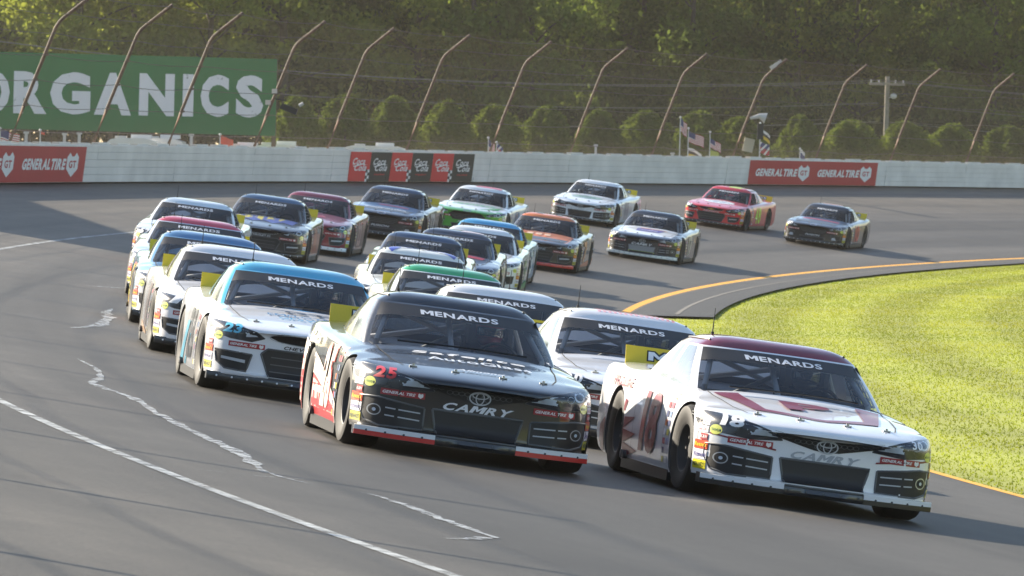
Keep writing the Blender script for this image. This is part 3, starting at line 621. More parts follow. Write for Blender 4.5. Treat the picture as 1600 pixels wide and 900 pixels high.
def m_dash():
    mb = MB(); mb.add([(-.74, -.87, .825), (.74, -.87, .825), (.74, -.52, .815), (-.74, -.52, .815), (-.74, -.48, .60), (.74, -.48, .60)], [(0, 1, 2, 3), (3, 2, 5, 4)]); mb.box((.36, -.50, .835), (.20, .05, .04)); return mb.mesh('dashboard', [DARK])
def m_deckpan():
    mb = MB(); mb.add([(-.74, 1.0, .74), (.74, 1.0, .74), (.70, 1.58, .885), (-.70, 1.58, .885)], [(0, 1, 2, 3)]); return mb.mesh('rear_shelf', [mat('panel_grey', (.28, .28, .29), .6)])
def m_steer():
    mb = MB(); c = Vector((.36, -.18, .80)); pts = []
    for k in range(25): a = 2 * PI * k / 24; pts.append(c + Vector((.17 * math.cos(a), -.05 * math.sin(a), .155 * math.sin(a))))
    mb.tube(pts, .016, 6, cap=False); mb.tube([c, c + Vector((0, -.34, -.08))], .03, 8); mb.tube([c + Vector((-.16, 0, 0)), c + Vector((.16, 0, 0))], .012, 6); return mb.mesh('steering_wheel', [BLACK], 40)
def m_spoiler():
    mb = MB(); n = 16
    vs = []
    for i in range(n + 1):
        x = -.77 + 1.54 * i / n; yb = 2.43 - .05 * (abs(x) / .79) ** 2
        for dy, z in ((0, .915), (.06, 1.075), (.068, 1.073), (.01, .91)): vs.append((x, yb + dy, z))
    mb.add(vs, [(4 * i + j, 4 * i + (j + 1) % 4, 4 * i + 4 + (j + 1) % 4, 4 * i + 4 + j) for i in range(n) for j in range(4)] + [(0, 1, 2, 3), (4 * n, 4 * n + 3, 4 * n + 2, 4 * n + 1)]); return mb.mesh('spoiler', [vinyl('#e6c81c')], 30)
def m_splitter():
    mb = MB(); vs = []; n = 28
    for i in range(n + 1):
        x = -.93 + 1.86 * i / n; y = -2.365 + .30 * (abs(x) / .93) ** 2.6
        for dy, z in ((-.035, .115), (-.045, .145), (-.03, .195), (.12, .195), (.12, .115)): vs.append((x, y + dy, z))
    k = 5; mb.add(vs, [(k * i + j, k * i + (j + 1) % k, k * i + k + (j + 1) % k, k * i + k + j) for i in range(n) for j in range(k)] + [tuple(range(k)), tuple(range(k * n, k * n + k))]); return mb.mesh('front_splitter', [BLACK], 35)
def m_strip(x0, x1, z0, z1, g):
    mb = MB(); vs = []; n = 12
    for i in range(n + 1):
        x = x0 + (x1 - x0) * i / n; y = -2.365 + .30 * (abs(x) / .93) ** 2.6
        for dy, z in ((-.047 - g, z0), (-.047 - g, z1), (-.02, z1 + g), (-.02, z0 - g)): vs.append((x, y + dy, z))
    mb.add(vs, [(4 * i + j, 4 * i + (j + 1) % 4, 4 * i + 4 + (j + 1) % 4, 4 * i + 4 + j) for i in range(n) for j in range(4)] + [(0, 1, 2, 3), tuple(range(4 * n, 4 * n + 4))]); return mb.mesh('splitter_strip', [MATS['paint_base']], 35)
STRIP = [(m_strip(a, b, .156, .192, .003), m_strip(a, b, .118, .154, .003)) for a, b in ((-.93, -.32), (.32, .93))]
def m_skirt(s):
    mb = MB(); mb.box((s * .945, 0, .10), (.018, .98, .045)); return mb.mesh('side_skirt', [BLACK])
def m_net():
    mb = MB(); a = lambda u, v: Vector((.80 - .15 * v, -.30 + .72 * u + .18 * v * (1 - u), .86 + .30 * v))
    for k in range(7): mb.tube([a(k / 6, 0), a(k / 6, 1)], .010, 4)
    for k in range(6): mb.tube([a(0, k / 5), a(1, k / 5)], .010, 4)
    return mb.mesh('window_net', [BLACK])
def m_antenna(x, y): mb = MB(); mb.tube([(x, y, 1.27), (x, y + .015, 1.50)], [.006, .003], 6); mb.tube([(x, y, 1.26), (x, y, 1.30)], .014, 8); return mb.mesh('antenna', [BLACK], 40)
def m_rail(s):
    B = KIND['camry']['bvh']; mb = MB(); mb.tube([B.ray_cast(Vector((s * x, y, 3)), Vector((0, 0, -1)))[0] + Vector((0, 0, .004)) for x, y in ((.56, .0), (.585, .15), (.59, .35), (.585, .6), (.56, .85))], .010, 6); return mb.mesh('roof_rail', [BLACK], 40)
def m_mirror(): mb = MB(); mb.box((.05, -.05, 1.125), (.30, .02, .03)); return mb.mesh('rear_view_mirror', [BLACK])
def m_pin(x, y, z): mb = MB(); mb.tube([(x, y, z - .01), (x, y, z + .022)], .012, 6); mb.box((x, y, z + .004), (.03, .02, .004)); return mb.mesh('hood_pin', [STEEL])
def m_exhaust(): 
    mb = MB()
    for y in (.80, .90): mb.tube([(-.90, y, .17), (-.995, y, .17)], .036, 10)
    return mb.mesh('exhaust_pipe', [DARK], 40)
def m_wiper(): mb = MB(); mb.tube([(-.55, -.955, .885), (.1, -1.03, .90), (.5, -.97, .888)], .008, 5); return mb.mesh('cowl_strip', [BLACK])
def person_mesh():
    """seated driver: pelvis, torso, arms reaching to the wheel, legs; skin modifier gives one surface"""
    J = {'pel': (.36, .38, .50, .15), 'bel': (.36, .42, .62, .145), 'che': (.36, .46, .80, .165), 'nek': (.36, .45, .93, .06), 'hed': (.36, .43, 1.02, .08), 'shR': (.18, .44, .87, .075), 'elR': (.11, .20, .70, .052), 'wrR': (.23, -.10, .80, .038), 'haR': (.215, -.17, .82, .035), 'shL': (.54, .44, .87, .075), 'elL': (.61, .20, .70, .052), 'wrL': (.49, -.10, .80, .038), 'haL': (.505, -.17, .82, .035), 'hiR': (.27, .34, .48, .09), 'knR': (.25, -.12, .60, .075), 'anR': (.27, -.48, .42, .05), 'hiL': (.45, .34, .48, .09), 'knL': (.47, -.12, .60, .075), 'anL': (.45, -.48, .42, .05)}
    E = [('pel', 'bel'), ('bel', 'che'), ('che', 'nek'), ('nek', 'hed'), ('che', 'shR'), ('shR', 'elR'), ('elR', 'wrR'), ('wrR', 'haR'), ('che', 'shL'), ('shL', 'elL'), ('elL', 'wrL'), ('wrL', 'haL'), ('pel', 'hiR'), ('hiR', 'knR'), ('knR', 'anR'), ('pel', 'hiL'), ('hiL', 'knL'), ('knL', 'anL')]
    ks = list(J); me = bpy.data.meshes.new('suit'); me.from_pydata([J[k][:3] for k in ks], [(ks.index(a), ks.index(b)) for a, b in E], []); ob = link('tmp', me)
    sk = ob.modifiers.new('s', 'SKIN'); sk.use_smooth_shade = True
    for i, k in enumerate(ks): me.skin_vertices[0].data[i].radius = (J[k][3], J[k][3]); me.skin_vertices[0].data[i].use_root = (k == 'pel')
    sb = ob.modifiers.new('u', 'SUBSURF'); sb.levels = 1; dg = bpy.context.evaluated_depsgraph_get(); out = bpy.data.meshes.new_from_object(ob.evaluated_get(dg)); bpy.data.objects.remove(ob)
    out.materials.clear(); out.materials.append(MATS['paint_base']); return out
SUIT = person_mesh()
def glove(sx):
    """five curled fingers round the rim"""
    mb = MB(); c = Vector((.36 + sx * .155, -.175, .825)); mb.ellipsoid(tuple(c + Vector((0, .03, 0))), (.042, .045, .05), 12, 8)
    for k in range(4): z = .035 - k * .023; mb.tube([c + Vector((0, .0, z)), c + Vector((-sx * .03, -.045, z)), c + Vector((-sx * .055, -.03, z - .004)), c + Vector((-sx * .05, -.008, z - .004))], [.011, .011, .010, .008], 6)
    mb.tube([c + Vector((sx * -.02, .03, .045)), c + Vector((-sx * .05, .01, .06)), c + Vector((-sx * .065, -.01, .055))], [.013, .012, .009], 6); return mb.mesh('glove', [BLACK], 60)
def m_helmet(): mb = MB(); mb.ellipsoid((.36, .425, 1.045), (.125, .15, .14), 24, 16, 0, -.85, 1); mb.ellipsoid((.36, .40, .96), (.10, .13, .06), 20, 8); return mb.mesh('helmet', [MATS['paint_base']], 60)
def m_visor():
    mb = MB(); vs = []
    for i in range(13):
        a = -PI / 2 + (i / 12 - .5) * 2.1
        for z, k in ((1.00, 1.0), (1.035, 1.03), (1.075, .99)): vs.append((.36 + .131 * k * math.cos(a), .425 + .157 * k * math.sin(a), z))
    mb.add(vs, [(3 * i + j, 3 * i + j + 1, 3 * i + 4 + j, 3 * i + 3 + j) for i in range(12) for j in range(2)]); return mb.mesh('visor', [mat('visor_dark', (.02, .02, .02), .08, coat=1)], 60)
GLOVES = [glove(-1), glove(1)]; HELM = m_helmet(); VISOR = m_visor()
FIX = [('seat', m_seat()), ('dashboard', m_dash()), ('rear_shelf', m_deckpan()), ('steering_wheel', m_steer()), ('front_splitter', m_splitter()), ('window_net', m_net()), ('roof_rail', m_rail(-1)), ('roof_rail', m_rail(1)), ('rear_view_mirror', m_mirror()), ('exhaust_pipe', m_exhaust()), ('cowl_strip', m_wiper()), ('side_skirt', m_skirt(-1)), ('side_skirt', m_skirt(1))]
SPOIL = m_spoiler(); ANT = [m_antenna(-.42, .62), m_antenna(.12, .78)]
# ------------------------------------------------------------------ printed noses and stickers shared by every car of one shape
CAMH = [(.36, .475), (.40, .515), (.58, .572), (.76, .612), (.90, .625), (.95, .59), (.94, .51), (.84, .475), (.62, .452)]
CHVH = [(.44, .51), (.52, .56), (.72, .605), (.90, .635), (.95, .59), (.93, .52), (.76, .475), (.56, .465)]
FRDH = [(.50, .55), (.68, .60), (.92, .645), (.94, .60), (.80, .555), (.60, .515)]
LAMP = {'camry': CAMH, 'chevy': CHVH, 'ford': FRDH}
SILV = vinyl('#b9bdc2'); LAMPM = mat('headlight_print', '#2c3037', .2, coat=.6, noise=.3, nscale=9); LAMPB = mat('headlight_bright', '#c9d3de', .15, coat=.6, noise=.2, nscale=12); GRIL = mat('grille_black', (.010, .010, .011), .5); HEX = mat('grille_mesh_grey', (.10, .105, .11), .4)
def hexes(x0, x1, zf, r):
    V = []; F = []; j = 0; z = .40
    while z < .60:
        x = x0 + (j % 2) * r * .87
        while x < x1:
            lo, hi = zf(x)
            if lo + r * .6 < z < hi - r * .6:
                o = len(V)
                for k in range(6): a = PI / 6 + PI / 3 * k; V += [(x + r * math.cos(a), z + .72 * r * math.sin(a)), (x + .78 * r * math.cos(a), z + .72 * .78 * r * math.sin(a))]
                for k in range(6): F.append((o + 2 * k, o + 2 * ((k + 1) % 6), o + 2 * ((k + 1) % 6) + 1, o + 2 * k + 1))
            x += r * 1.74
        z += r * 1.08; j += 1
    return np.array(V), F
def nose_prints(kd):
    """(name, mesh, material key or material) of the printed front end"""
    B = KIND[kd]['bvh']; out = []; A = lambda nm, g, m, off=.004, fr='front', cell=.06: out.append((nm, project(g, fr, B, off, cell), m))
    for p in (LAMP[kd], mir(LAMP[kd])): A('headlight', pgeo(p), LAMPM, .006, 'front', .022)
    for s in (-1, 1):
        q = [(s * a, b) for a, b in ([(.40, .495), (.56, .555), (.66, .565), (.63, .49)] if kd == 'camry' else [(.50, .515), (.58, .56), (.66, .57), (.62, .505)])]
        A('headlight_reflector', pgeo(q if s > 0 else q[::-1]), LAMPB, .006); (A('headlight_bulb', ring_faces(s * .80, .575, .05, .04, .014, 18), LAMPB, .006) if s > 0 else None); (A('headlight_bulb', pgeo(ellipse(s * .72, .548, .03, .026, 14)), LAMPB, .006) if s > 0 else None)
    if kd == 'camry':
        top = [(-.44, .548), (-.20, .522), (0, .515), (.20, .522), (.44, .548)]; bot = [(.40, .497), (.20, .45), (.1, .428), (0, .42), (-.1, .428), (-.20, .45), (-.40, .497)]
        A('upper_grille', pgeo(top[::-1] + bot[::-1]), GRIL)
        A('grille_mesh', hexes(-.36, .38, lambda x: (.425 + abs(x) * .17, .515 + abs(x) * .06), .027), HEX, .006)
        for c in ((0, .468, .088, .058, .011), (0, .468, .036, .052, .009), (0, .488, .066, .028, .009)): A('emblem', ring_faces(*c), SILV, .009)
        A('lower_grille', pgeo([(-.36, .335), (-.31, .13), (.31, .13), (.36, .335)]), GRIL)
        D = [(.42, .33), (.42, .155), (.76, .15), (.86, .18), (.90, .27), (.90, .37), (.78, .375)]
        for s in (-1, 1):
            d = D if s > 0 else mir(D); A('brake_duct', pgeo(d), GRIL); A('fog_lamp', ring_faces(s * .80, .27, .05, .046, .008, 20), CHROME, .007); A('fog_lamp', pgeo(ellipse(s * .80, .27, .014, .014, 12)), LAMPB, .007)
            for z in (.285, .225): A('duct_bar', pgeo([(s * .45, z - .004), (s * .72, z + .008), (s * .72, z + .018), (s * .45, z + .006)][::s]), SILV, .007)
        A('model_lettering', tgeo('CAMRY', 0, .375, .56, .062, .035, .35), 'camrytext', .006)
    elif kd == 'chevy':
        A('upper_grille', pgeo([(-.40, .535), (-.30, .575), (0, .585), (.30, .575), (.40, .535), (.28, .488), (0, .475), (-.28, .488)][::-1]), GRIL)
        g = [(-.11, .515), (-.05, .515), (-.04, .498), (.05, .498), (.045, .515), (.11, .515), (.10, .548), (.05, .548), (.04, .563), (-.05, .563), (-.045, .548), (-.11, .548)]
        A('emblem', pgeo(g), 'bowtie', .008); A('grille_trim', ring_faces(0, .53, .40, .056, .008, 32), SILV, .006)
        A('lower_grille', pgeo([(-.46, .36), (-.40, .415), (.40, .415), (.46, .36), (.36, .135), (-.36, .135)]), GRIL)
        for z in (.20, .27, .34): A('grille_slat', pgeo(rect(0, z, .72, .010)), HEX, .006)
        D = [(.54, .34), (.88, .355), (.86, .24), (.78, .18), (.58, .17)]
        for s in (-1, 1): A('brake_duct', pgeo(D if s > 0 else mir(D)), GRIL); A('duct_bar', pgeo([(s * .60, .25), (s * .82, .27), (s * .82, .295), (s * .60, .28)][::s]), SILV, .007)
        A('model_lettering', tgeo('CHEVROLET SS', 0, .447, .50, .035, .03, .2), 'camrytext', .006)
    else:
        G = [(-.34, .575), (.34, .575), (.50, .47), (.36, .335), (-.36, .335), (-.50, .47)]; A('upper_grille', pgeo(G[::-1]), GRIL)
        for z in (.375, .415, .455, .495, .535): hw = .44 - abs(z - .47) * 1.1; A('grille_slat', pgeo(rect(0, z, 2 * hw, .012)), HEX, .006)
        A('emblem', pgeo(ellipse(0, .605, .10, .026)), vinyl('#27406f'), .006); A('emblem', ring_faces(0, .605, .104, .03, .007), SILV, .008)
        A('lower_grille', pgeo([(-.40, .235), (-.34, .14), (.34, .14), (.40, .235)]), GRIL)
        D = [(.56, .33), (.86, .37), (.84, .22), (.62, .18)]
        for s in (-1, 1): A('brake_duct', pgeo(D if s > 0 else mir(D)), GRIL); A('duct_bar', pgeo([(s * .60, .20), (s * .74, .20), (s * .70, .28), (s * .62, .28)][::s]), SILV, .007)
        A('model_lettering', tgeo('FUSION', 0, .29, .46, .05, .03, .3), 'camrytext', .006)
    for s in (-1, 1):
        zz = .425 if kd == 'camry' else .425
        A('tyre_sticker', pgeo(rect(s * .60, zz, .34, .050)), vinyl('#a3222c'), .005); A('sticker_lettering', tgeo('GENERAL TIRE', s * .60 - .03, zz, .25, .024, .03, .25), vinyl('#efe9e6'), .008)
        A('sticker_shield', pgeo([(s * .60 + .135 + a * .04, zz + b * .04) for a, b in SHIELD]), vinyl('#efe9e6'), .008)
    def lip(pts, r, m, nm, closed=True):
        q = []; P2 = list(pts) + ([pts[0]] if closed else [])
        for a, b in zip(P2[:-1], P2[1:]):
            for k in range(5):
                h = B.ray_cast(Vector((a[0] + (b[0] - a[0]) * k / 5, -4, a[1] + (b[1] - a[1]) * k / 5 + .062)), Vector((0, 1, 0)))[0]
                if h is not None: q.append(h)
        if len(q) > 3:
            if closed: q.append(q[0])
            mb = MB(); mb.tube(q, r, 6, cap=False); out.append((nm, mb.mesh(nm, [HEX], 60), m))
    LG = {'camry': [(-.36, .335), (-.31, .13), (.31, .13), (.36, .335)], 'chevy': [(-.46, .36), (-.40, .415), (.40, .415), (.46, .36), (.36, .135), (-.36, .135)], 'ford': [(-.40, .235), (-.34, .14), (.34, .14), (.40, .235)]}[kd]
    lip(LG, .010, None, 'grille_frame')
    for z in np.arange(.155, LG[0][1] - .01, .03): lip([(-.325, z), (.325, z)], .0045, None, 'grille_slat', False)
    for s in (-1, 1): lip([(s * a, b) for a, b in D], .009, None, 'duct_frame')
    for s in (-1, 1): lip([(s * a, b) for a, b in LAMP[kd]], .005, None, 'headlight_trim')
    SEAM = mat('panel_seam', (.03, .03, .03), .8)
    for sg in (-1, 1):
        ln = [(.715, -.90), (.70, -1.3), (.665, -1.7), (.60, -1.98), (.48, -2.08)]
        for (a, b), (c, e) in zip(ln[:-1], ln[1:]): A('hood_seam', pgeo([(sg * a, b), (sg * c, e), (sg * (c - .009), e), (sg * (a - .009), b)]), SEAM, .003, 'top', .1)
    for fr, sg in (('right', 1), ('left', -1)): A('panel_seam', pgeo(rect(sg * 1.86, .48, .007, .52)), SEAM, .003, fr, .1); A('panel_seam', pgeo(rect(sg * .70, .50, .006, .56)), SEAM, .003, fr, .1); A('panel_seam', pgeo(rect(sg * -.62, .50, .006, .56)), SEAM, .003, fr, .1)
    # stack of small sponsor stickers between the wheel and the nose
    for s, fr in ((-1, 'cornR'), (1, 'cornL')):
        c0 = (-.96 if s < 0 else .96) * .707 + (1.98 * .707 if s < 0 else -1.98 * .707)
        for z, w, h, bgc, tx, tc in ((.205, .19, .07, '#d9cf1e', 'MENARDS', '#1c3c22'), (.285, .19, .075, '#eceaf0', 'Richmond', '#3c3b86'), (.365, .19, .07, '#d2491c', "Reese's", '#f3d21c'), (.43, .10, .05, '#a8202c', 'K&N', '#f4f2f0'), (.49, .15, .05, '#f2eef0', 'Sioux Chief', '#b03a52'), (.545, .10, .04, '#dfe6ee', 'MSD', '#c0282e')):
            cc = c0 + (.0 if w > .12 else -.03 * s); A('sponsor_sticker', pgeo(rect(cc, z, w, h)), vinyl(bgc), .005, fr, .05); A('sticker_lettering', tgeo(tx, cc, z, w * .86, h * .5, .02, .12), vinyl(tc), .008, fr, .08)
        A('sponsor_sticker', pgeo(ellipse(c0 - .16 * s, .50, .07, .04)), vinyl('#d8dc5a'), .005, fr, .05); A('sticker_lettering', tgeo('Sunny', c0 - .16 * s, .50, .11, .03, .02, .3), vinyl('#2d6a3a'), .008, fr, .08)
    # small stickers along the front of the doors
    pal = ['#c4313b', '#e9e7ee', '#33406f', '#e2d34a', '#1f2022', '#f2f0f2', '#b9475c', '#8aa0c8', '#c8c6cc', '#d8762c']; r2 = random.Random(5)
    for fr, sg in (('right', 1), ('left', -1)):
        for ci in range(2):
            for k in range(8):
                yy = -.90 + ci * .13; A('sponsor_sticker', pgeo(rect(-sg * (yy + .0), .22 + k * .075, .105 * r2.uniform(.7, 1), .05)), vinyl(r2.choice(pal)), .005, fr, .08)
    # bolts of the splitter
    return out
PRINTS = {k: nose_prints(k) for k in KIND}
def add_prints_common(kd): return PRINTS[kd]
BANNER_TXT = project(tgeo('MENARDS', 0, .0, .56, .058, .035), 'front', KIND['camry']['bvh'], .004) if False else None
def banner_text():
    B = KIND['camry']['bvh']; v, f = tgeo('MENARDS', 0, 0, .64, 1.0, .03); V = np.array(v); V[:, 1] = 1.133 - .062 + V[:, 1] * .040; return project((V, f), 'front', B, .005, .08)
BTXT = banner_text()
def spoiler_text():
    out = []
    for sh, off in (([(a * .011, b * .010) for a in (-1, 0, 1) for b in (-1, 0, 1)], .004), ([(0, 0)], .008)):
        mb = MB()
        for a, b in sh:
            v, f = tgeo('MENARDS', a, b, 1.14, .080, .02); mb.add([(x, 2.43 - .05 * (abs(x) / .79) ** 2 + (.085 + z) * .375 - off, 1.0 + z) for x, z in v], f)
        out.append(mb.mesh('spoiler_lettering', []))
    return out
SPT = spoiler_text()
# ------------------------------------------------------------------ one car
def spawn(kd, cfg, loc, M):
    num = cfg.get('num', ''); root = link('stock_car', None, label=cfg['label'], category='race car', group='stock cars racing in two lines through the turn')
    root.matrix_world = M; K = KIND[kd]; B = K['bvh']
    def part(name, me, m, parent=root):
        o = bpy.data.objects.new(name, me); COL.objects.link(o); o.parent = parent
        if m is not None:
            if len(me.materials) == 0: me.materials.append(m)
            o.material_slots[0].link = 'OBJECT'; o.material_slots[0].material = m
        return o
    def resolve(m):
        if m == 'camrytext': return vinyl(cfg.get('logo', '#d5d8dc'))
        if m == 'bowtie': return vinyl(cfg.get('bow', '#c9a94a'))
        return m
    c = paint(cfg['body']); P = {}
    for nm, me in K['parts'].items():
        col = {'hood': cfg.get('hood'), 'front_bumper': cfg.get('nose'), 'deck_lid': cfg.get('deck'), 'rear_bumper': cfg.get('tail')}.get(nm) or cfg['body']
        P[nm] = part('door' if nm.startswith('door') else nm, me, paint(col))
    rl = paint(cfg.get('roof', cfg['body']))
    part('roof', GH['roof'], rl); part('roof_pillars', GH['roof_pillars'], paint(cfg.get('pillar', cfg['body']))); ws = part('windshield', GH['windshield'], GLASS); bn = part('windshield_banner', GH['windshield_banner'], MATS['banner_film'])
    part('rear_window', GH['rear_window'], GLASS); part('side_window', GH['side_window_r'], SIDEGLASS); part('side_window', GH['quarter_r'], SIDEGLASS); part('side_window', GH['quarter_l'], GLASS)
    part('banner_lettering', BTXT, vinyl('#e8e8ea'), bn)
    for i, (y, s) in enumerate(((-1.40, -1), (-1.40, 1), (1.40, -1), (1.40, 1))):
        w = bpy.data.objects.new('wheel', TYRE); COL.objects.link(w); w.parent = root; w.location = (s * .82, y, .355); w.rotation_euler = (random.uniform(0, 6), 0, (.05 if y < 0 else 0) + (PI if s > 0 else 0))
        r = bpy.data.objects.new('rim', RIMM); COL.objects.link(r); r.parent = w
    for nm, me in FIX: part(nm, me, None if nm != 'front_splitter' else paint(cfg.get('split', '#17171a')))
    for me in CAGE: part('cage_bar', me, None)
    sp = part('spoiler', SPOIL, vinyl('#e6c81c')); part('spoiler_lettering', SPT[0], vinyl('#17171a'), sp); part('spoiler_lettering', SPT[1], vinyl('#f2f2f2'), sp)
    for k in range(cfg.get('ant', 1)): part('antenna', ANT[k], None)
    for x in (-.52, -.19, .19, .52):
        z = B.ray_cast(Vector((x, -2.08 + .10 * x * x * 3, 3)), Vector((0, 0, -1)))[0]; part('hood_pin', m_pin(z.x, z.y, z.z), None)
    par = {'sponsor_sticker': P['front_bumper'], 'tyre_sticker': P['front_bumper'], 'sticker_lettering': P['front_bumper'], 'sticker_shield': P['front_bumper']}
    for nm, me, m in PRINTS[kd]: part(nm, me, resolve(m), par.get(nm, root))
    def dec(name, geo, frame, col, off=.006, cell=.07, parent=root): return part(name, project(geo, frame, B, off, cell), vinyl(col), parent)
    # numbers on doors, roof and headlights
    if num:
        nc, no = cfg.get('numc', '#f0f0f0'), cfg.get('numo')
        for fr, cc in (('right', .08), ('left', -.08)):
            if no: dec('door_number', tgeo(num, cc, .49, .80, .58, .06, .12), fr, no, .006)
            dec('door_number', tgeo(num, cc, .49, .72, .52, .04, .12), fr, nc, .009)
        for i, s in enumerate((-1, 1)):
            if cfg.get('lampnum', True) and s < 0: dec('headlight_number', tgeo(num, s * .745, .572, .17, .085, .045, .2), 'front', cfg.get('lampc', '#f4f4f4'), .012, .025)
    for it in cfg.get('dec', ()): 
        kind = it[0]
        if kind == 'poly': dec(it[4] if len(it) > 4 else 'stripe', pgeo(*it[3]), it[1], it[2], .005)
        elif kind == 'both':                                    # on both flanks; points in (forward distance, height)
            dec('stripe', pgeo(*[[(a, b) for a, b in q] for q in it[2]]), 'right', it[1], .005); dec('stripe', pgeo(*[mir(q) for q in it[2]]), 'left', it[1], .005)
        elif kind == 'text': dec('lettering', tgeo(it[3], it[4], it[5], it[6], it[7], it[8] if len(it) > 8 else .025, it[9] if len(it) > 9 else 0), it[1], it[2], it[10] if len(it) > 10 else .009)
        elif kind == 'flank': dec('lettering', tgeo(it[2], it[3], it[4], it[5], it[6], .03, .1), 'right', it[1], .009); dec('lettering', tgeo(it[2], -it[3], it[4], it[5], it[6], .03, .1), 'left', it[1], .009)
    if cfg.get('strip'):
        for u_, l_ in STRIP:
            part('splitter_strip', u_, vinyl(cfg['strip'][0])); part('splitter_strip', l_, vinyl(cfg['strip'][1]))
    if cfg.get('bolts', True):
        mb = MB()
        for x in np.linspace(-.84, .84, 13): y = -2.416 + .30 * (abs(x) / .93) ** 2.6; mb.tube([(x, y + .01, .158), (x, y - .003, .16)], .010, 6)
        part('splitter_bolts', mb.mesh('splitter_bolts', [vinyl('#d9d9dc' if cfg.get('split', '#17171a') == '#17171a' and not cfg.get('strip') else '#17171a')]), None)
    if cfg.get('driver'):
        hc, sc_ = cfg['driver']; p = link('person', None, label=cfg['dlabel'], category='person', group='drivers at the wheel'); p.matrix_world = M
        part('suit', SUIT, mat('cloth_' + sc_, sc_, .8), p); h = part('helmet', HELM, paint(hc), p); part('visor', VISOR, None, h)
        for g in GLOVES: part('glove', g, None, p)
    return root
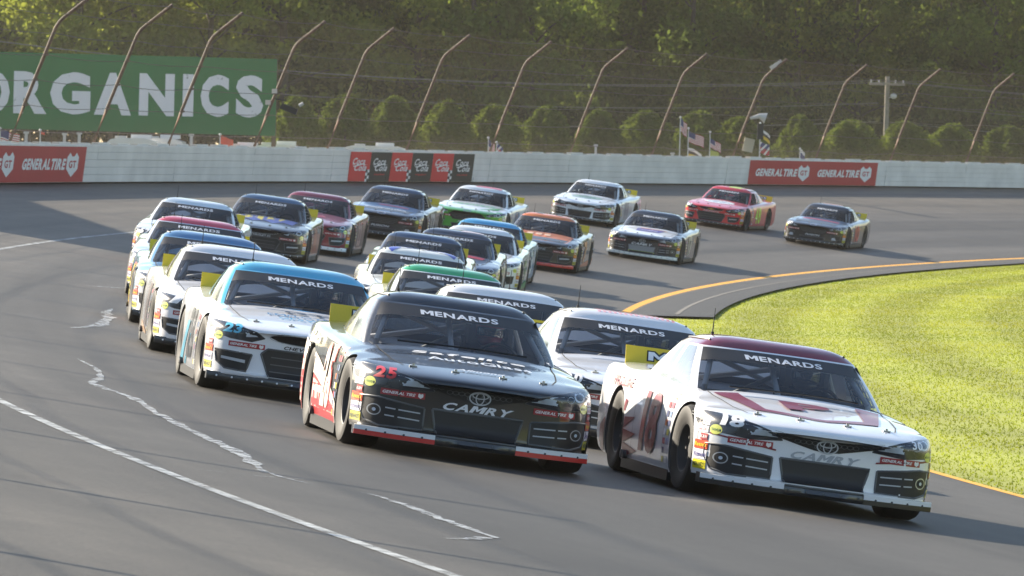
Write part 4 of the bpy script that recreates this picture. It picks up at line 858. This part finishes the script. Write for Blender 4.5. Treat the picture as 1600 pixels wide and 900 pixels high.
# ------------------------------------------------------------------ the field
def wave(a0, a1, z0, f, n=14): xs = np.linspace(a0, a1, n); return [(a0, z0)] + [(a1, z0)] + [(x, f((x - a0) / (a1 - a0))) for x in xs[::-1]]
K_, W_ = '#111114', '#ececee'
SPIKES = [[(-2.1, .15), (-.9, .15), (-.35, .22), (-.95, .27), (-.45, .36), (-1.0, .38), (-.55, .50), (-1.05, .48), (-.95, .62), (-1.15, .66), (-2.1, .36)]]
STAR = lambda cx, cy, r: [(cx + (r if k % 2 == 0 else r * .42) * math.sin(PI * k / 5), cy + (r if k % 2 == 0 else r * .42) * math.cos(PI * k / 5)) for k in range(10)]
MAR, REDC, LBL = '#7c1029', '#c9262c', '#49b4dc'
def hoodpoly(pts): return [pts, ]
CARS = [
 ('camry', -.58, 49.2, 0, dict(yf=.74, num='25', body=K_, roof='#16181d', numc='#e9e2d8', numo=REDC, lampc='#cf2a2e', split='#17171a', strip=('#e9e9ea', '#d23430'), logo='#e6e6ea', driver=('#a22430', '#2a1216'), dlabel='driver in a red helmet behind the windshield of the black number 25 car',
   label='black stock car numbered 25 with red and white lower sides', dec=[('both', '#e6ddd2', [wave(-2.35, 1.0, .14, lambda t: .76 - .46 * t ** 1.6)]), ('both', REDC, [wave(-2.35, .95, .14, lambda t: .60 - .36 * t ** 1.3)]),
   ('text', 'top', '#ffffff', 'Safelite', 0, -1.22, .92, .14, .04, .15), ('text', 'top', '#f2f7ff', 'AutoGlass', .06, -1.50, .84, .15, .014), ('text', 'top', '#d8d8dc', 'Allmond', .02, -1.97, .40, .07, .03, .4), ('flank', '#f0ece6', 'Safelite', -1.35, .78, .75, .10)])),
 ('camry', 2.12, 48.9, 0, dict(yf=.97, num='18', body='#eeeef0', roof=MAR, numc=MAR, split='#17171a', strip=('#e6e6e8', '#17171a'), logo='#a9adb4', driver=('#17181c', '#1c1c22'), dlabel='driver in a dark helmet behind the windshield of the white number 18 car',
   label='white stock car numbered 18 with maroon roof and maroon hood bands', dec=[('both', MAR, SPIKES), ('poly', 'top', MAR, [[(-.68, -.98), (-.48, -.98), (-.40, -1.72), (-.04, -1.93), (.04, -1.93), (.40, -1.72), (.48, -.98), (.68, -.98), (.50, -1.80), (.05, -2.01), (-.05, -2.01), (-.50, -1.80)]], 'hood_band'),
   ('text', 'top', MAR, 'P', .0, -1.40, .40, .40, .045), ('flank', MAR, 'PROLINE', -1.30, .775, .78, .09), ('poly', 'front', MAR, [[(-.94, .47), (-.40, .398), (-.40, .385), (-.94, .455)], [(.40, .385), (.94, .455), (.94, .47), (.40, .398)]]), ('text', 'front', '#f2f2f4', '30', .73, .568, .10, .06, .03)])),
 ('camry', 1.04, 57.7, 0, dict(num='20', body='#ededf0', hood='#e6e8ee', numc=REDC, numo='#222226', driver=('#22242a', '#2a2a30'), dlabel='driver in a dark helmet behind the windshield of the white number 20 car', label='white stock car numbered 20 with a red hood flash and dotted red roof',
   dec=[('poly', 'top', REDC, [[(-.10, -.98), (.62, -.98), (.55, -1.9), (.30, -1.98), (.15, -1.40)]]), ('poly', 'top', '#d0607a', [[(x, .0 + j * .09), (x + .028, .0 + j * .09), (x + .028, .05 + j * .09), (x, .05 + j * .09)] for j in range(5) for x in np.linspace(-.30, .42, 15)], 'roof_dots'), ('both', REDC, [wave(-2.3, -.6, .14, lambda t: .55 - .38 * t)])])),
 ('chevy', -2.27, 59.13, 0, dict(num='23', body='#ecedf0', roof=LBL, pillar=LBL, numc='#2a2c33', lampc='#58bfe0', driver=('#1c1c20', '#33343a'), dlabel='driver in a black helmet behind the windshield of the white car with light blue roof', label='white stock car with light blue roof and blue lettering on the hood, numbered 23', logo='#26262a', bow='#30323a',
   dec=[('text', 'top', '#2a3240', 'GTP', .1, -1.22, .60, .14, .03), ('text', 'top', '#3f78a6', 'EMPLOYMENT', .08, -1.46, .92, .11, .012), ('text', 'top', '#3f9cc8', 'GPSWORKS', .12, -1.64, .80, .10, .012), ('both', '#4aa9c8', [[(-1.1, .16), (-.8, .16), (-.2, .60), (-.5, .60)], [(-.5, .16), (-.35, .16), (.1, .48), (-.05, .48)]])])),
 ('chevy', -.20, 65.7, 0, dict(num='8', body='#eeeef0', ant=2, label='white stock car with plain white roof boxed in behind the black number 25 car', dec=[])),
 ('chevy', -3.35, 69.3, 0, dict(num='1', body='#efeff1', numc='#5a4a48', label='all white stock car following the light blue roofed car', dec=[('both', '#c9a98c', [wave(-2.2, .2, .14, lambda t: .40 - .22 * t)])])),
 ('chevy', -4.22, 79.6, 0, dict(num='15', body='#6c9ec4', roof='#4a7fae', hood='#5f93bd', nose='#f0eeee', numc='#e3d23a', numo='#b7352f', label='blue stock car with yellow and red flames along its side', dec=[('both', '#d9cf2a', [SPIKES[0]]), ('both', '#c93a30', [wave(-2.3, 1.0, .14, lambda t: .34 - .1 * t)])])),
 ('chevy', -5.08, 92.5, 0, dict(num='12', body='#ccd8e6', roof='#d23a50', nose='#f3f0f2', numc='#b03048', label='pale stock car with a pinkish red roof and red numbers', dec=[('both', '#3c587c', [wave(-2.3, .4, .14, lambda t: .50 - .30 * t)])])),
 ('camry', -6.10, 110.3, 0, dict(num='52', body='#e6edf2', roof='#d9e6ef', numc='#b73a34', label='white stock car last in the outer line beside the long shade', dec=[('both', '#d8582c', [wave(-2.3, 1.2, .14, lambda t: .36 - .16 * t)])])),
 ('chevy', -5.25, 124.0, 0, dict(num='46', body='#17171b', roof='#3d5f80', numc='#c2693a', bow='#17171b', label='black stock car with yellow and blue flames on its hood', dec=[('poly', 'top', '#4e5fae', [[(-.66, -1.0), (.66, -1.0), (.60, -1.62), (.40, -1.45), (.2, -1.75), (.0, -1.48), (-.2, -1.72), (-.40, -1.45), (-.58, -1.60)]]), ('poly', 'top', '#ddd05a', [[(-.60, -1.0), (.40, -1.0), (.30, -1.42), (.12, -1.22), (-.05, -1.50), (-.2, -1.25), (-.42, -1.48)]]), ('both', '#9c5a3c', [wave(-1.0, .9, .2, lambda t: .62 + 0 * t)])])),
 ('chevy', -4.55, 132.9, 0, dict(num='22', body='#8e1a2c', numc='#caa09a', split='#e8e6e6', label='dark red stock car with white splitter', dec=[('text', 'top', '#c85a6c', 'AIDA', .0, -1.4, .7, .2, .03), ('both', '#5c2a2c', [wave(-1.0, .85, .2, lambda t: .70 + 0 * t)])])),
 ('ford', -3.12, 148.6, 0, dict(num='77', body='#1b1d24', roof='#3a4c66', hood='#3c6ea6', numc='#c9c4c8', logo='#d2d5da', label='dark stock car with a blue hood and black hexagonal grille', dec=[('poly', 'top', '#20222c', [[(-.70, -1.62), (.70, -1.62), (.62, -2.05), (-.62, -2.05)]]), ('text', 'top', '#e6e8ec', 'Confirmation', .0, -1.72, 1.0, .16, .02), ('poly', 'top', '#8a4a6c', [[(-.3, -1.05), (.5, -1.15), (.5, -1.35), (-.2, -1.25)]])])),
 ('ford', -1.0, 160.0, 0, dict(num='41', body='#eef2f3', nose='#4caa3c', numc='#2f5f8c', ant=2, label='white stock car with green nose, green hood lettering and pink roof flash', dec=[('text', 'top', '#58b08a', 'cleantech', .0, -1.35, 1.15, .24, .02), ('poly', 'top', '#d8466a', [[(-.22, .0), (.48, .0), (.42, .5), (.0, .6)]]), ('poly', 'top', '#3f9a34', [[(.20, -2.04), (.70, -1.70), (.72, -1.2), (.45, -1.75)]]), ('both', '#3c86b8', [[(-.9, .2), (-.55, .2), (-.2, .72), (-.5, .72)], [(-.3, .2), (0, .2), (.3, .7), (.05, .7)]])])),
 ('camry', 2.40, 180.5, 0, dict(num='11', body='#eceef0', numc='#a8a2ac', label='white stock car with a grey-green crest on its hood near the far wall', dec=[('poly', 'top', '#8fb0a8', [ellipse(0, -1.42, .46, .26)]), ('text', 'top', '#4f7470', 'crest', 0, -1.42, .5, .16, .02), ('both', '#c6c8d0', [wave(-1.8, .9, .14, lambda t: .5 - .2 * t)])])),
 ('chevy', 6.92, 191.5, 0, dict(yf=.98, num='48', body='#e0262c', numc='#c8ee1a', bow='#d8b04a', label='bright red stock car with lime numbers and a white oval on its hood', dec=[('poly', 'top', '#eef0f2', [ellipse(0, -1.42, .50, .30)]), ('poly', 'top', '#9fb6cf', [ellipse(0, -1.42, .36, .18)]), ('poly', 'top', '#c8e23a', [[(-.10, -.02), (.28, -.02), (.28, .80), (-.10, .80)]])])),
 ('ford', 9.92, 187.5, 0, dict(num='10', body='#191a1f', roof='#23262e', numc='#d6322e', hood='#2a4a6c', label='black stock car with red number 10 and a blue and pink hood', dec=[('poly', 'top', '#c4566a', [[(-.55, -1.20), (.62, -1.36), (.62, -1.48), (-.55, -1.36)]]), ('poly', 'top', '#1b1c22', [[(-.70, -1.62), (.70, -1.62), (.62, -2.05), (-.62, -2.05)]]), ('poly', 'top', '#e8dfe4', [ellipse(.0, .40, .36, .26)]), ('poly', 'top', '#cf3c44', [ellipse(.0, .40, .30, .20)])])),
 ('camry', 3.74, 159.3, 0, dict(num='17', body='#1a2230', roof='#222a36', hood='#eef0f2', numc='#d8cdb8', split='#e9ebe4', logo='#e0e3e6', label='dark navy stock car with white hood and white splitter, numbered 17', dec=[('poly', 'top', '#5a55a6', [[(-.30, -1.18), (.42, -1.18), (.30, -1.62), (-.30, -1.62)]]), ('poly', 'top', '#d89a5a', [[(-.22, -1.08), (.42, -1.10), (.50, -1.20), (-.26, -1.19)]]), ('text', 'top', '#efeff2', 'POLARIS', .0, -1.45, .5, .1, .02), ('poly', 'front', '#c9dc3a', [[(-.34, .16), (.34, .16), (.34, .185), (-.34, .185)]]), ('poly', 'front', '#8c9094', [[(-.34, .19), (.34, .19), (.36, .33), (-.36, .33)]])])),
 ('chevy', .70, 142.9, 0, dict(num='7', body='#17181b', roof='#f0822e', hood='#f28a3c', numc='#e08a4c', split='#d4342c', bow='#8a8a8e', label='black and orange stock car with orange roof and hood', dec=[('poly', 'top', '#16171a', [[(-.70, -1.70), (.70, -1.70), (.62, -2.1), (-.62, -2.1)]]), ('text', 'top', '#f2cdb0', 'III', -.05, -1.32, .55, .3, .05), ('poly', 'top', '#1a1a1d', [[(-.30, .05), (-.16, .05), (-.16, .8), (-.30, .8)], [(.16, .05), (.30, .05), (.30, .8), (.16, .8)]]), ('both', '#cf6a30', [wave(-2.3, .8, .14, lambda t: .32 - .1 * t)])])),
 ('ford', -.65, 129.54, 0, dict(num='3', body='#4fa9d6', roof='#43a6da', numc='#d8ecf4', label='sky blue stock car with sky blue roof in the inner line', dec=[('both', '#2f7fae', [wave(-2.3, .8, .14, lambda t: .40 - .15 * t)])])),
 ('ford', -.80, 121.89, 0, dict(num='9', body='#edf0f2', numc='#3a8c4c', label='white stock car with white roof in front of the sky blue car', dec=[('both', '#58b04a', [wave(-2.3, .9, .14, lambda t: .34 - .1 * t)])])),
 ('chevy', -1.24, 115.88, 0, dict(num='6', body='#2c3e5c', roof='#2a3346', hood='#3c4a66', numc='#d8d4d8', label='navy stock car with red and pale stripes on its hood', dec=[('poly', 'top', '#c23a4a', [[(-.45, -1.0), (.62, -1.0), (.58, -1.30), (-.35, -1.30)]]), ('text', 'top', '#d5dde6', 'US', .1, -1.55, .5, .24, .03), ('poly', 'top', '#d8c8d4', [[(.05, .0), (.5, .05), (.5, .3), (.15, .3)]])])),
 ('chevy', -1.77, 108.12, 0, dict(num='29', body='#22304a', roof='#2c4566', numc='#e0d23a', ant=2, label='dark blue stock car with dark blue roof in the inner line', dec=[])),
 ('chevy', -1.57, 92.33, 0, dict(num='4', body='#eff0e8', numc='#3a52a8', ant=2, label='white stock car with white stars on a blue roof band', dec=[('poly', 'top', '#4656b4', [[(-.46, -.12), (-.28, .12), (.0, .22), (.28, .12), (.50, -.10), (.54, .0), (.40, .40), (-.40, .40), (-.52, .0)]]), ('poly', 'top', '#f0f0f4', [STAR(-.28, .12, .10), STAR(.02, .14, .10), STAR(.30, .10, .10)], 'roof_star'), ('both', '#58c83a', [wave(-2.4, -1.2, .14, lambda t: .60 - .3 * t)])])),
 ('ford', -.95, 78.99, 0, dict(num='33', body='#eef2ee', roof='#2bb06a', numc='#2a9a58', ant=2, label='white stock car with a bright green roof', dec=[('both', '#48d23a', [wave(-2.4, -.6, .14, lambda t: .62 - .4 * t)])])),
]
YAW = {}
for i, (kd, x, y, yaw, cfg) in enumerate(CARS):
    th = math.atan2(y - CY, x - CX); R = math.hypot(x - CX, y - CY); rad, F, n = frame_at(R, th)
    los = Vector((x, y)).normalized(); a = math.atan2(F.x * los.y - F.y * los.x, -(F.x * los.x + F.y * los.y))
    Fr = Matrix.Rotation(math.radians(yaw) - (1 - cfg.get('yf', .82)) * a, 3, n) @ F; Yv = -Fr; Xv = Yv.cross(n)
    Mx = Matrix((Xv * 1.03, Yv, n)).transposed().to_4x4(); p = polar(R, th) - Yv * -.15 ; Mx.translation = p
    spawn(kd, cfg, p, Mx)
# ------------------------------------------------------------------ vegetation
def leaf_mat(name, c, var=.35, trans=.45):
    m = bpy.data.materials.new(name); m.use_nodes = True; nt = m.node_tree; nt.nodes.clear(); L = nt.links.new
    o = nt.nodes.new('ShaderNodeOutputMaterial'); mx = nt.nodes.new('ShaderNodeMixShader'); mx.inputs[0].default_value = trans
    d = nt.nodes.new('ShaderNodeBsdfDiffuse'); t = nt.nodes.new('ShaderNodeBsdfTranslucent'); oi = nt.nodes.new('ShaderNodeObjectInfo')
    g = nt.nodes.new('ShaderNodeNewGeometry'); ad = nt.nodes.new('ShaderNodeMath'); ad.operation = 'ADD'; L(oi.outputs['Random'], ad.inputs[0]); L(g.outputs['Random Per Island'], ad.inputs[1])
    r = nt.nodes.new('ShaderNodeValToRGB'); r.color_ramp.elements[0].position = 0; r.color_ramp.elements[1].position = 1
    hf = nt.nodes.new('ShaderNodeMath'); hf.operation = 'MULTIPLY'; hf.inputs[1].default_value = .5; L(ad.outputs[0], hf.inputs[0]); L(hf.outputs[0], r.inputs[0])
    r.color_ramp.elements[0].color = (c[0] * (1 - var), c[1] * (1 - var), c[2] * (1 - var), 1); r.color_ramp.elements[1].color = (c[0] * (1 + var * 1.3), c[1] * (1 + var), c[2], 1)
    L(r.outputs[0], d.inputs[0]); L(r.outputs[0], t.inputs[0]); L(d.outputs[0], mx.inputs[1]); L(t.outputs[0], mx.inputs[2]); L(mx.outputs[0], o.inputs[0]); return m
def leaf_mesh(name, C, size, m, flat=.0):
    """one quad leaf for every row of C"""
    n = len(C); a = rng.normal(size=(n, 3)); a[:, 2] *= (1 - flat); a /= np.linalg.norm(a, axis=1)[:, None]; b = np.cross(a, rng.normal(size=(n, 3))); b /= np.linalg.norm(b, axis=1)[:, None]
    s = size * rng.uniform(.6, 1.3, n)[:, None]; V = np.stack([C - a * s, C + b * s * .5, C + a * s, C - b * s * .5], 1).reshape(-1, 3)
    me = bpy.data.meshes.new(name); me.vertices.add(4 * n); me.vertices.foreach_set('co', V.ravel()); me.loops.add(4 * n); me.loops.foreach_set('vertex_index', np.arange(4 * n)); me.polygons.add(n); me.polygons.foreach_set('loop_start', np.arange(0, 4 * n, 4))
    me.update(calc_edges=True); me.materials.append(m); return me
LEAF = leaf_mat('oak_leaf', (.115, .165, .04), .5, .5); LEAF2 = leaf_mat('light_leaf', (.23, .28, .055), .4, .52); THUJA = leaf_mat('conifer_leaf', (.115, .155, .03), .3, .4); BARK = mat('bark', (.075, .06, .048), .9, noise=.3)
def tree_variant(i, m):
    H = 15 + i; mb = MB(); cl = []
    mb.tube([(0, 0, 0), (.1, .05, H * .3), (-.1, .1, H * .6), (0, 0, H * .9)], [.26, .2, .13, .04], 8)
    for k in range(44):
        z = H * rng.uniform(.12, .97); rmax = 3.6 * math.sin(PI * min(1, (z / H) * .80 + .2)) ** .7 + .3; an = rng.uniform(0, 2 * PI); r = rmax * rng.uniform(.5, 1.0)
        e = Vector((r * math.cos(an), r * math.sin(an), z + r * .15)); 
        if k % 2 == 0: mb.tube([(0, 0, z * .86), e * .5 + Vector((0, 0, z * .45)), e], [.07, .05, .015], 5)
        cl.append((e, rng.uniform(.7, 1.5)))
    C = np.concatenate([np.array(e) + rng.normal(size=(230, 3)) * np.array([s, s, s * .7]) * .55 for e, s in cl])
    return mb.mesh('trunk', [BARK], 50), leaf_mesh('crown', C, .20, m)
VAR = [tree_variant(0, LEAF), tree_variant(1, LEAF), tree_variant(2, LEAF2), tree_variant(3, LEAF2)]
def tree(x, y, vi, s, label, group):
    r = link('broadleaf_tree', None, loc=(x, y, GZ - .05), label=label, category='tree', group=group); r.rotation_euler.z = random.uniform(0, 6.28); r.scale = (s * random.uniform(.9, 1.15), s, s * random.uniform(.9, 1.1))
    link('trunk', VAR[vi][0], r); link('crown', VAR[vi][1], r)
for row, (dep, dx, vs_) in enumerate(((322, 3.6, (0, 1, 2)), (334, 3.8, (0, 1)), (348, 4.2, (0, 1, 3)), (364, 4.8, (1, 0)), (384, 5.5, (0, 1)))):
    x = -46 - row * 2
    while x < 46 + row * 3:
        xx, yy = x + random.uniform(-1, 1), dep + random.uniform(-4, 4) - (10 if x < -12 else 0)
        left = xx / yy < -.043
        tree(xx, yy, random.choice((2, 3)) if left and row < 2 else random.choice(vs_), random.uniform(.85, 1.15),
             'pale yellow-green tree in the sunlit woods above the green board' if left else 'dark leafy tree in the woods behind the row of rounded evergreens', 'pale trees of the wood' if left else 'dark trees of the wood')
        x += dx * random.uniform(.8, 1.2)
for k in range(46):  # added tree belt, out of view, blocks the horizon glow mirrored in car paint
    t = math.radians(197 + 1.15 * k + random.uniform(-.3, .3)); Rr = RWALL + random.uniform(34, 60)
    tree(CX + Rr * math.cos(t), CY + Rr * math.sin(t), random.choice((0, 1, 2)), random.uniform(.9, 1.2), 'unseen leafy tree added behind the camera to darken reflections in the cars', 'unseen trees added behind the camera')
# understorey that closes the wood near the ground
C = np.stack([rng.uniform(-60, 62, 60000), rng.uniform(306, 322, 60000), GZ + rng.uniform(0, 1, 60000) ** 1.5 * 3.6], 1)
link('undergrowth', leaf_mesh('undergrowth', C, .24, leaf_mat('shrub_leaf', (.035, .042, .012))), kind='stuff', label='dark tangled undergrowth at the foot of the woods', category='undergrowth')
# clipped evergreens
def thuja_variant(k):
    n = 9000; u = rng.uniform(0, 1, n); H = 4.0; z = H * u; lob = 1 + .16 * np.sin(3 * rng.integers(0, 3, n) + z * 2.2); an = rng.uniform(0, 2 * PI, n)
    R = (1.30 * np.sin(np.pi * np.clip(.36 + .64 * u, 0, 1)) ** .5 + .05) * (1 + .10 * np.sin(an * (3 + k) + k) + .07 * np.sin(z * 3 + an * 2)) ; r = R * rng.uniform(.62, 1.06, n) * (1 + .12 * np.sin(an * 9 + z * 6))
    C = np.stack([r * np.cos(an), r * np.sin(an), z + .28 * np.sin(an * 5 + k) * u], 1); mb = MB(); mb.tube([(0, 0, 0), (0, 0, 3.2)], [.12, .03], 8)
    return mb.mesh('trunk', [BARK], 40), leaf_mesh('crown', C, .12, THUJA)
TV = [thuja_variant(k) for k in range(3)]
for k, (px, yt) in enumerate(((456, 155), (533, 153), (609, 155), (692, 162), (765, 168), (847, 170), (928, 176), (1002, 177), (1085, 178), (1151, 187), (1242, 184), (1323, 191), (1407, 194), (1482, 197), (1566, 200), (1650, 203))):
    dep = 262 + 18 * (px - 456) / 1100; b = at_px(px, dep); top = CAM_H + (224 - yt + (px - 800) * .0266) * dep / FPX - GZ
    r = link('evergreen_shrub', None, loc=b, label='rounded clipped evergreen in the row between the wall and the woods', category='evergreen', group='row of rounded evergreens'); w = random.uniform(.85, 1.2); r.scale = (w, w, top / 4.1); r.rotation_euler.z = random.uniform(0, 6)
    link('trunk', TV[k % 3][0], r); link('crown', TV[k % 3][1], r)
# infield grass blades
ng = 380000; th = rng.uniform(math.radians(160), math.radians(195), ng); Rg = RIN - .03 - rng.uniform(0, 1, ng) ** 1.0 * 14
ok = ~((th < th_ap + .0015 * rng.normal(size=ng)) & (Rg > RIN - 1.75 + .06 * rng.normal(size=ng))); th, Rg = th[ok], Rg[ok]; ng = len(th)
B = np.stack([CX + Rg * np.cos(th), CY + Rg * np.sin(th), np.full(ng, -.06)], 1); an = rng.uniform(0, 2 * PI, ng); w = np.stack([np.cos(an), np.sin(an), 0 * an], 1) * rng.uniform(.006, .014, ng)[:, None]
T = np.stack([rng.normal(0, .012, ng), rng.normal(0, .012, ng), rng.uniform(.012, .032, ng)], 1); V = np.stack([B - w, B + w, B + T], 1).reshape(-1, 3)
me = bpy.data.meshes.new('grass'); me.vertices.add(3 * ng); me.vertices.foreach_set('co', V.ravel()); me.loops.add(3 * ng); me.loops.foreach_set('vertex_index', np.arange(3 * ng)); me.polygons.add(ng); me.polygons.foreach_set('loop_start', np.arange(0, 3 * ng, 3)); me.update(calc_edges=True)
gmat = leaf_mat('grass_blade', (.28, .315, .03), .07, .5); nt = gmat.node_tree
gc = nt.nodes.new('ShaderNodeNewGeometry'); gn = nt.nodes.new('ShaderNodeTexNoise'); gn.inputs['Scale'].default_value = .22; gn.inputs['Detail'].default_value = 5; gr = nt.nodes.new('ShaderNodeValToRGB'); gx = nt.nodes.new('ShaderNodeMix'); gx.data_type = 'RGBA'; gx.blend_type = 'MULTIPLY'; gx.inputs[0].default_value = 1
gr.color_ramp.elements[0].position = .35; gr.color_ramp.elements[0].color = (.72, .80, .8, 1); gr.color_ramp.elements[1].position = .65; gr.color_ramp.elements[1].color = (1.12, 1.05, 1, 1)
nt.links.new(gc.outputs['Position'], gn.inputs['Vector']); nt.links.new(gn.outputs[0], gr.inputs[0]); old = [n for n in nt.nodes if n.type == 'VALTORGB' and n != gr][0]
def mow(nt, src):
    g = nt.nodes.new('ShaderNodeNewGeometry'); d = nt.nodes.new('ShaderNodeVectorMath'); d.operation = 'DISTANCE'; d.inputs[1].default_value = (CX, CY, 0); nt.links.new(g.outputs['Position'], d.inputs[0])
    m1 = nt.nodes.new('ShaderNodeMath'); m1.operation = 'MULTIPLY'; m1.inputs[1].default_value = 2.4; nt.links.new(d.outputs['Value'], m1.inputs[0]); m2 = nt.nodes.new('ShaderNodeMath'); m2.operation = 'SINE'; nt.links.new(m1.outputs[0], m2.inputs[0])
    mr_ = nt.nodes.new('ShaderNodeMapRange'); mr_.inputs[1].default_value = -.6; mr_.inputs[2].default_value = .6; mr_.inputs[3].default_value = .84; mr_.inputs[4].default_value = 1.08; nt.links.new(m2.outputs[0], mr_.inputs[0])
    mx_ = nt.nodes.new('ShaderNodeMix'); mx_.data_type = 'RGBA'; mx_.blend_type = 'MULTIPLY'; mx_.inputs[0].default_value = 1; cc = nt.nodes.new('ShaderNodeCombineColor'); [nt.links.new(mr_.outputs[0], cc.inputs[i]) for i in range(3)]
    nt.links.new(src, mx_.inputs[6]); nt.links.new(cc.outputs[0], mx_.inputs[7]); return mx_.outputs[2]
gb = gm.node_tree.nodes['Principled BSDF']; gm.node_tree.links.new(mow(gm.node_tree, gb.inputs['Base Color'].links[0].from_socket), gb.inputs['Base Color'])
nt.links.new(mow(nt, old.outputs[0]), gx.inputs[6]); nt.links.new(gr.outputs[0], gx.inputs[7])
for n in nt.nodes:
    if n.type in ('BSDF_DIFFUSE', 'BSDF_TRANSLUCENT'): nt.links.new(gx.outputs[2], n.inputs[0])
me.materials.append(gmat); link('infield_grass', me, kind='stuff', label='bright short infield grass inside the yellow line', category='grass')


# ------------------------------------------------------------------ thin evening haze
hz = bpy.data.materials.new('haze_air'); hz.use_nodes = True; nt = hz.node_tree; nt.nodes.clear(); o = nt.nodes.new('ShaderNodeOutputMaterial'); pv = nt.nodes.new('ShaderNodeVolumePrincipled')
pv.inputs['Color'].default_value = (1, .95, .88, 1); pv.inputs['Density'].default_value = .00009; pv.inputs['Anisotropy'].default_value = .3; nt.links.new(pv.outputs[0], o.inputs['Volume'])
mb = MB(); mb.box((300, 103, 13), (920, 920, 14.2)); hb = build('haze', mb, hz, kind='stuff', label='thin warm evening haze over the speedway', category='haze')
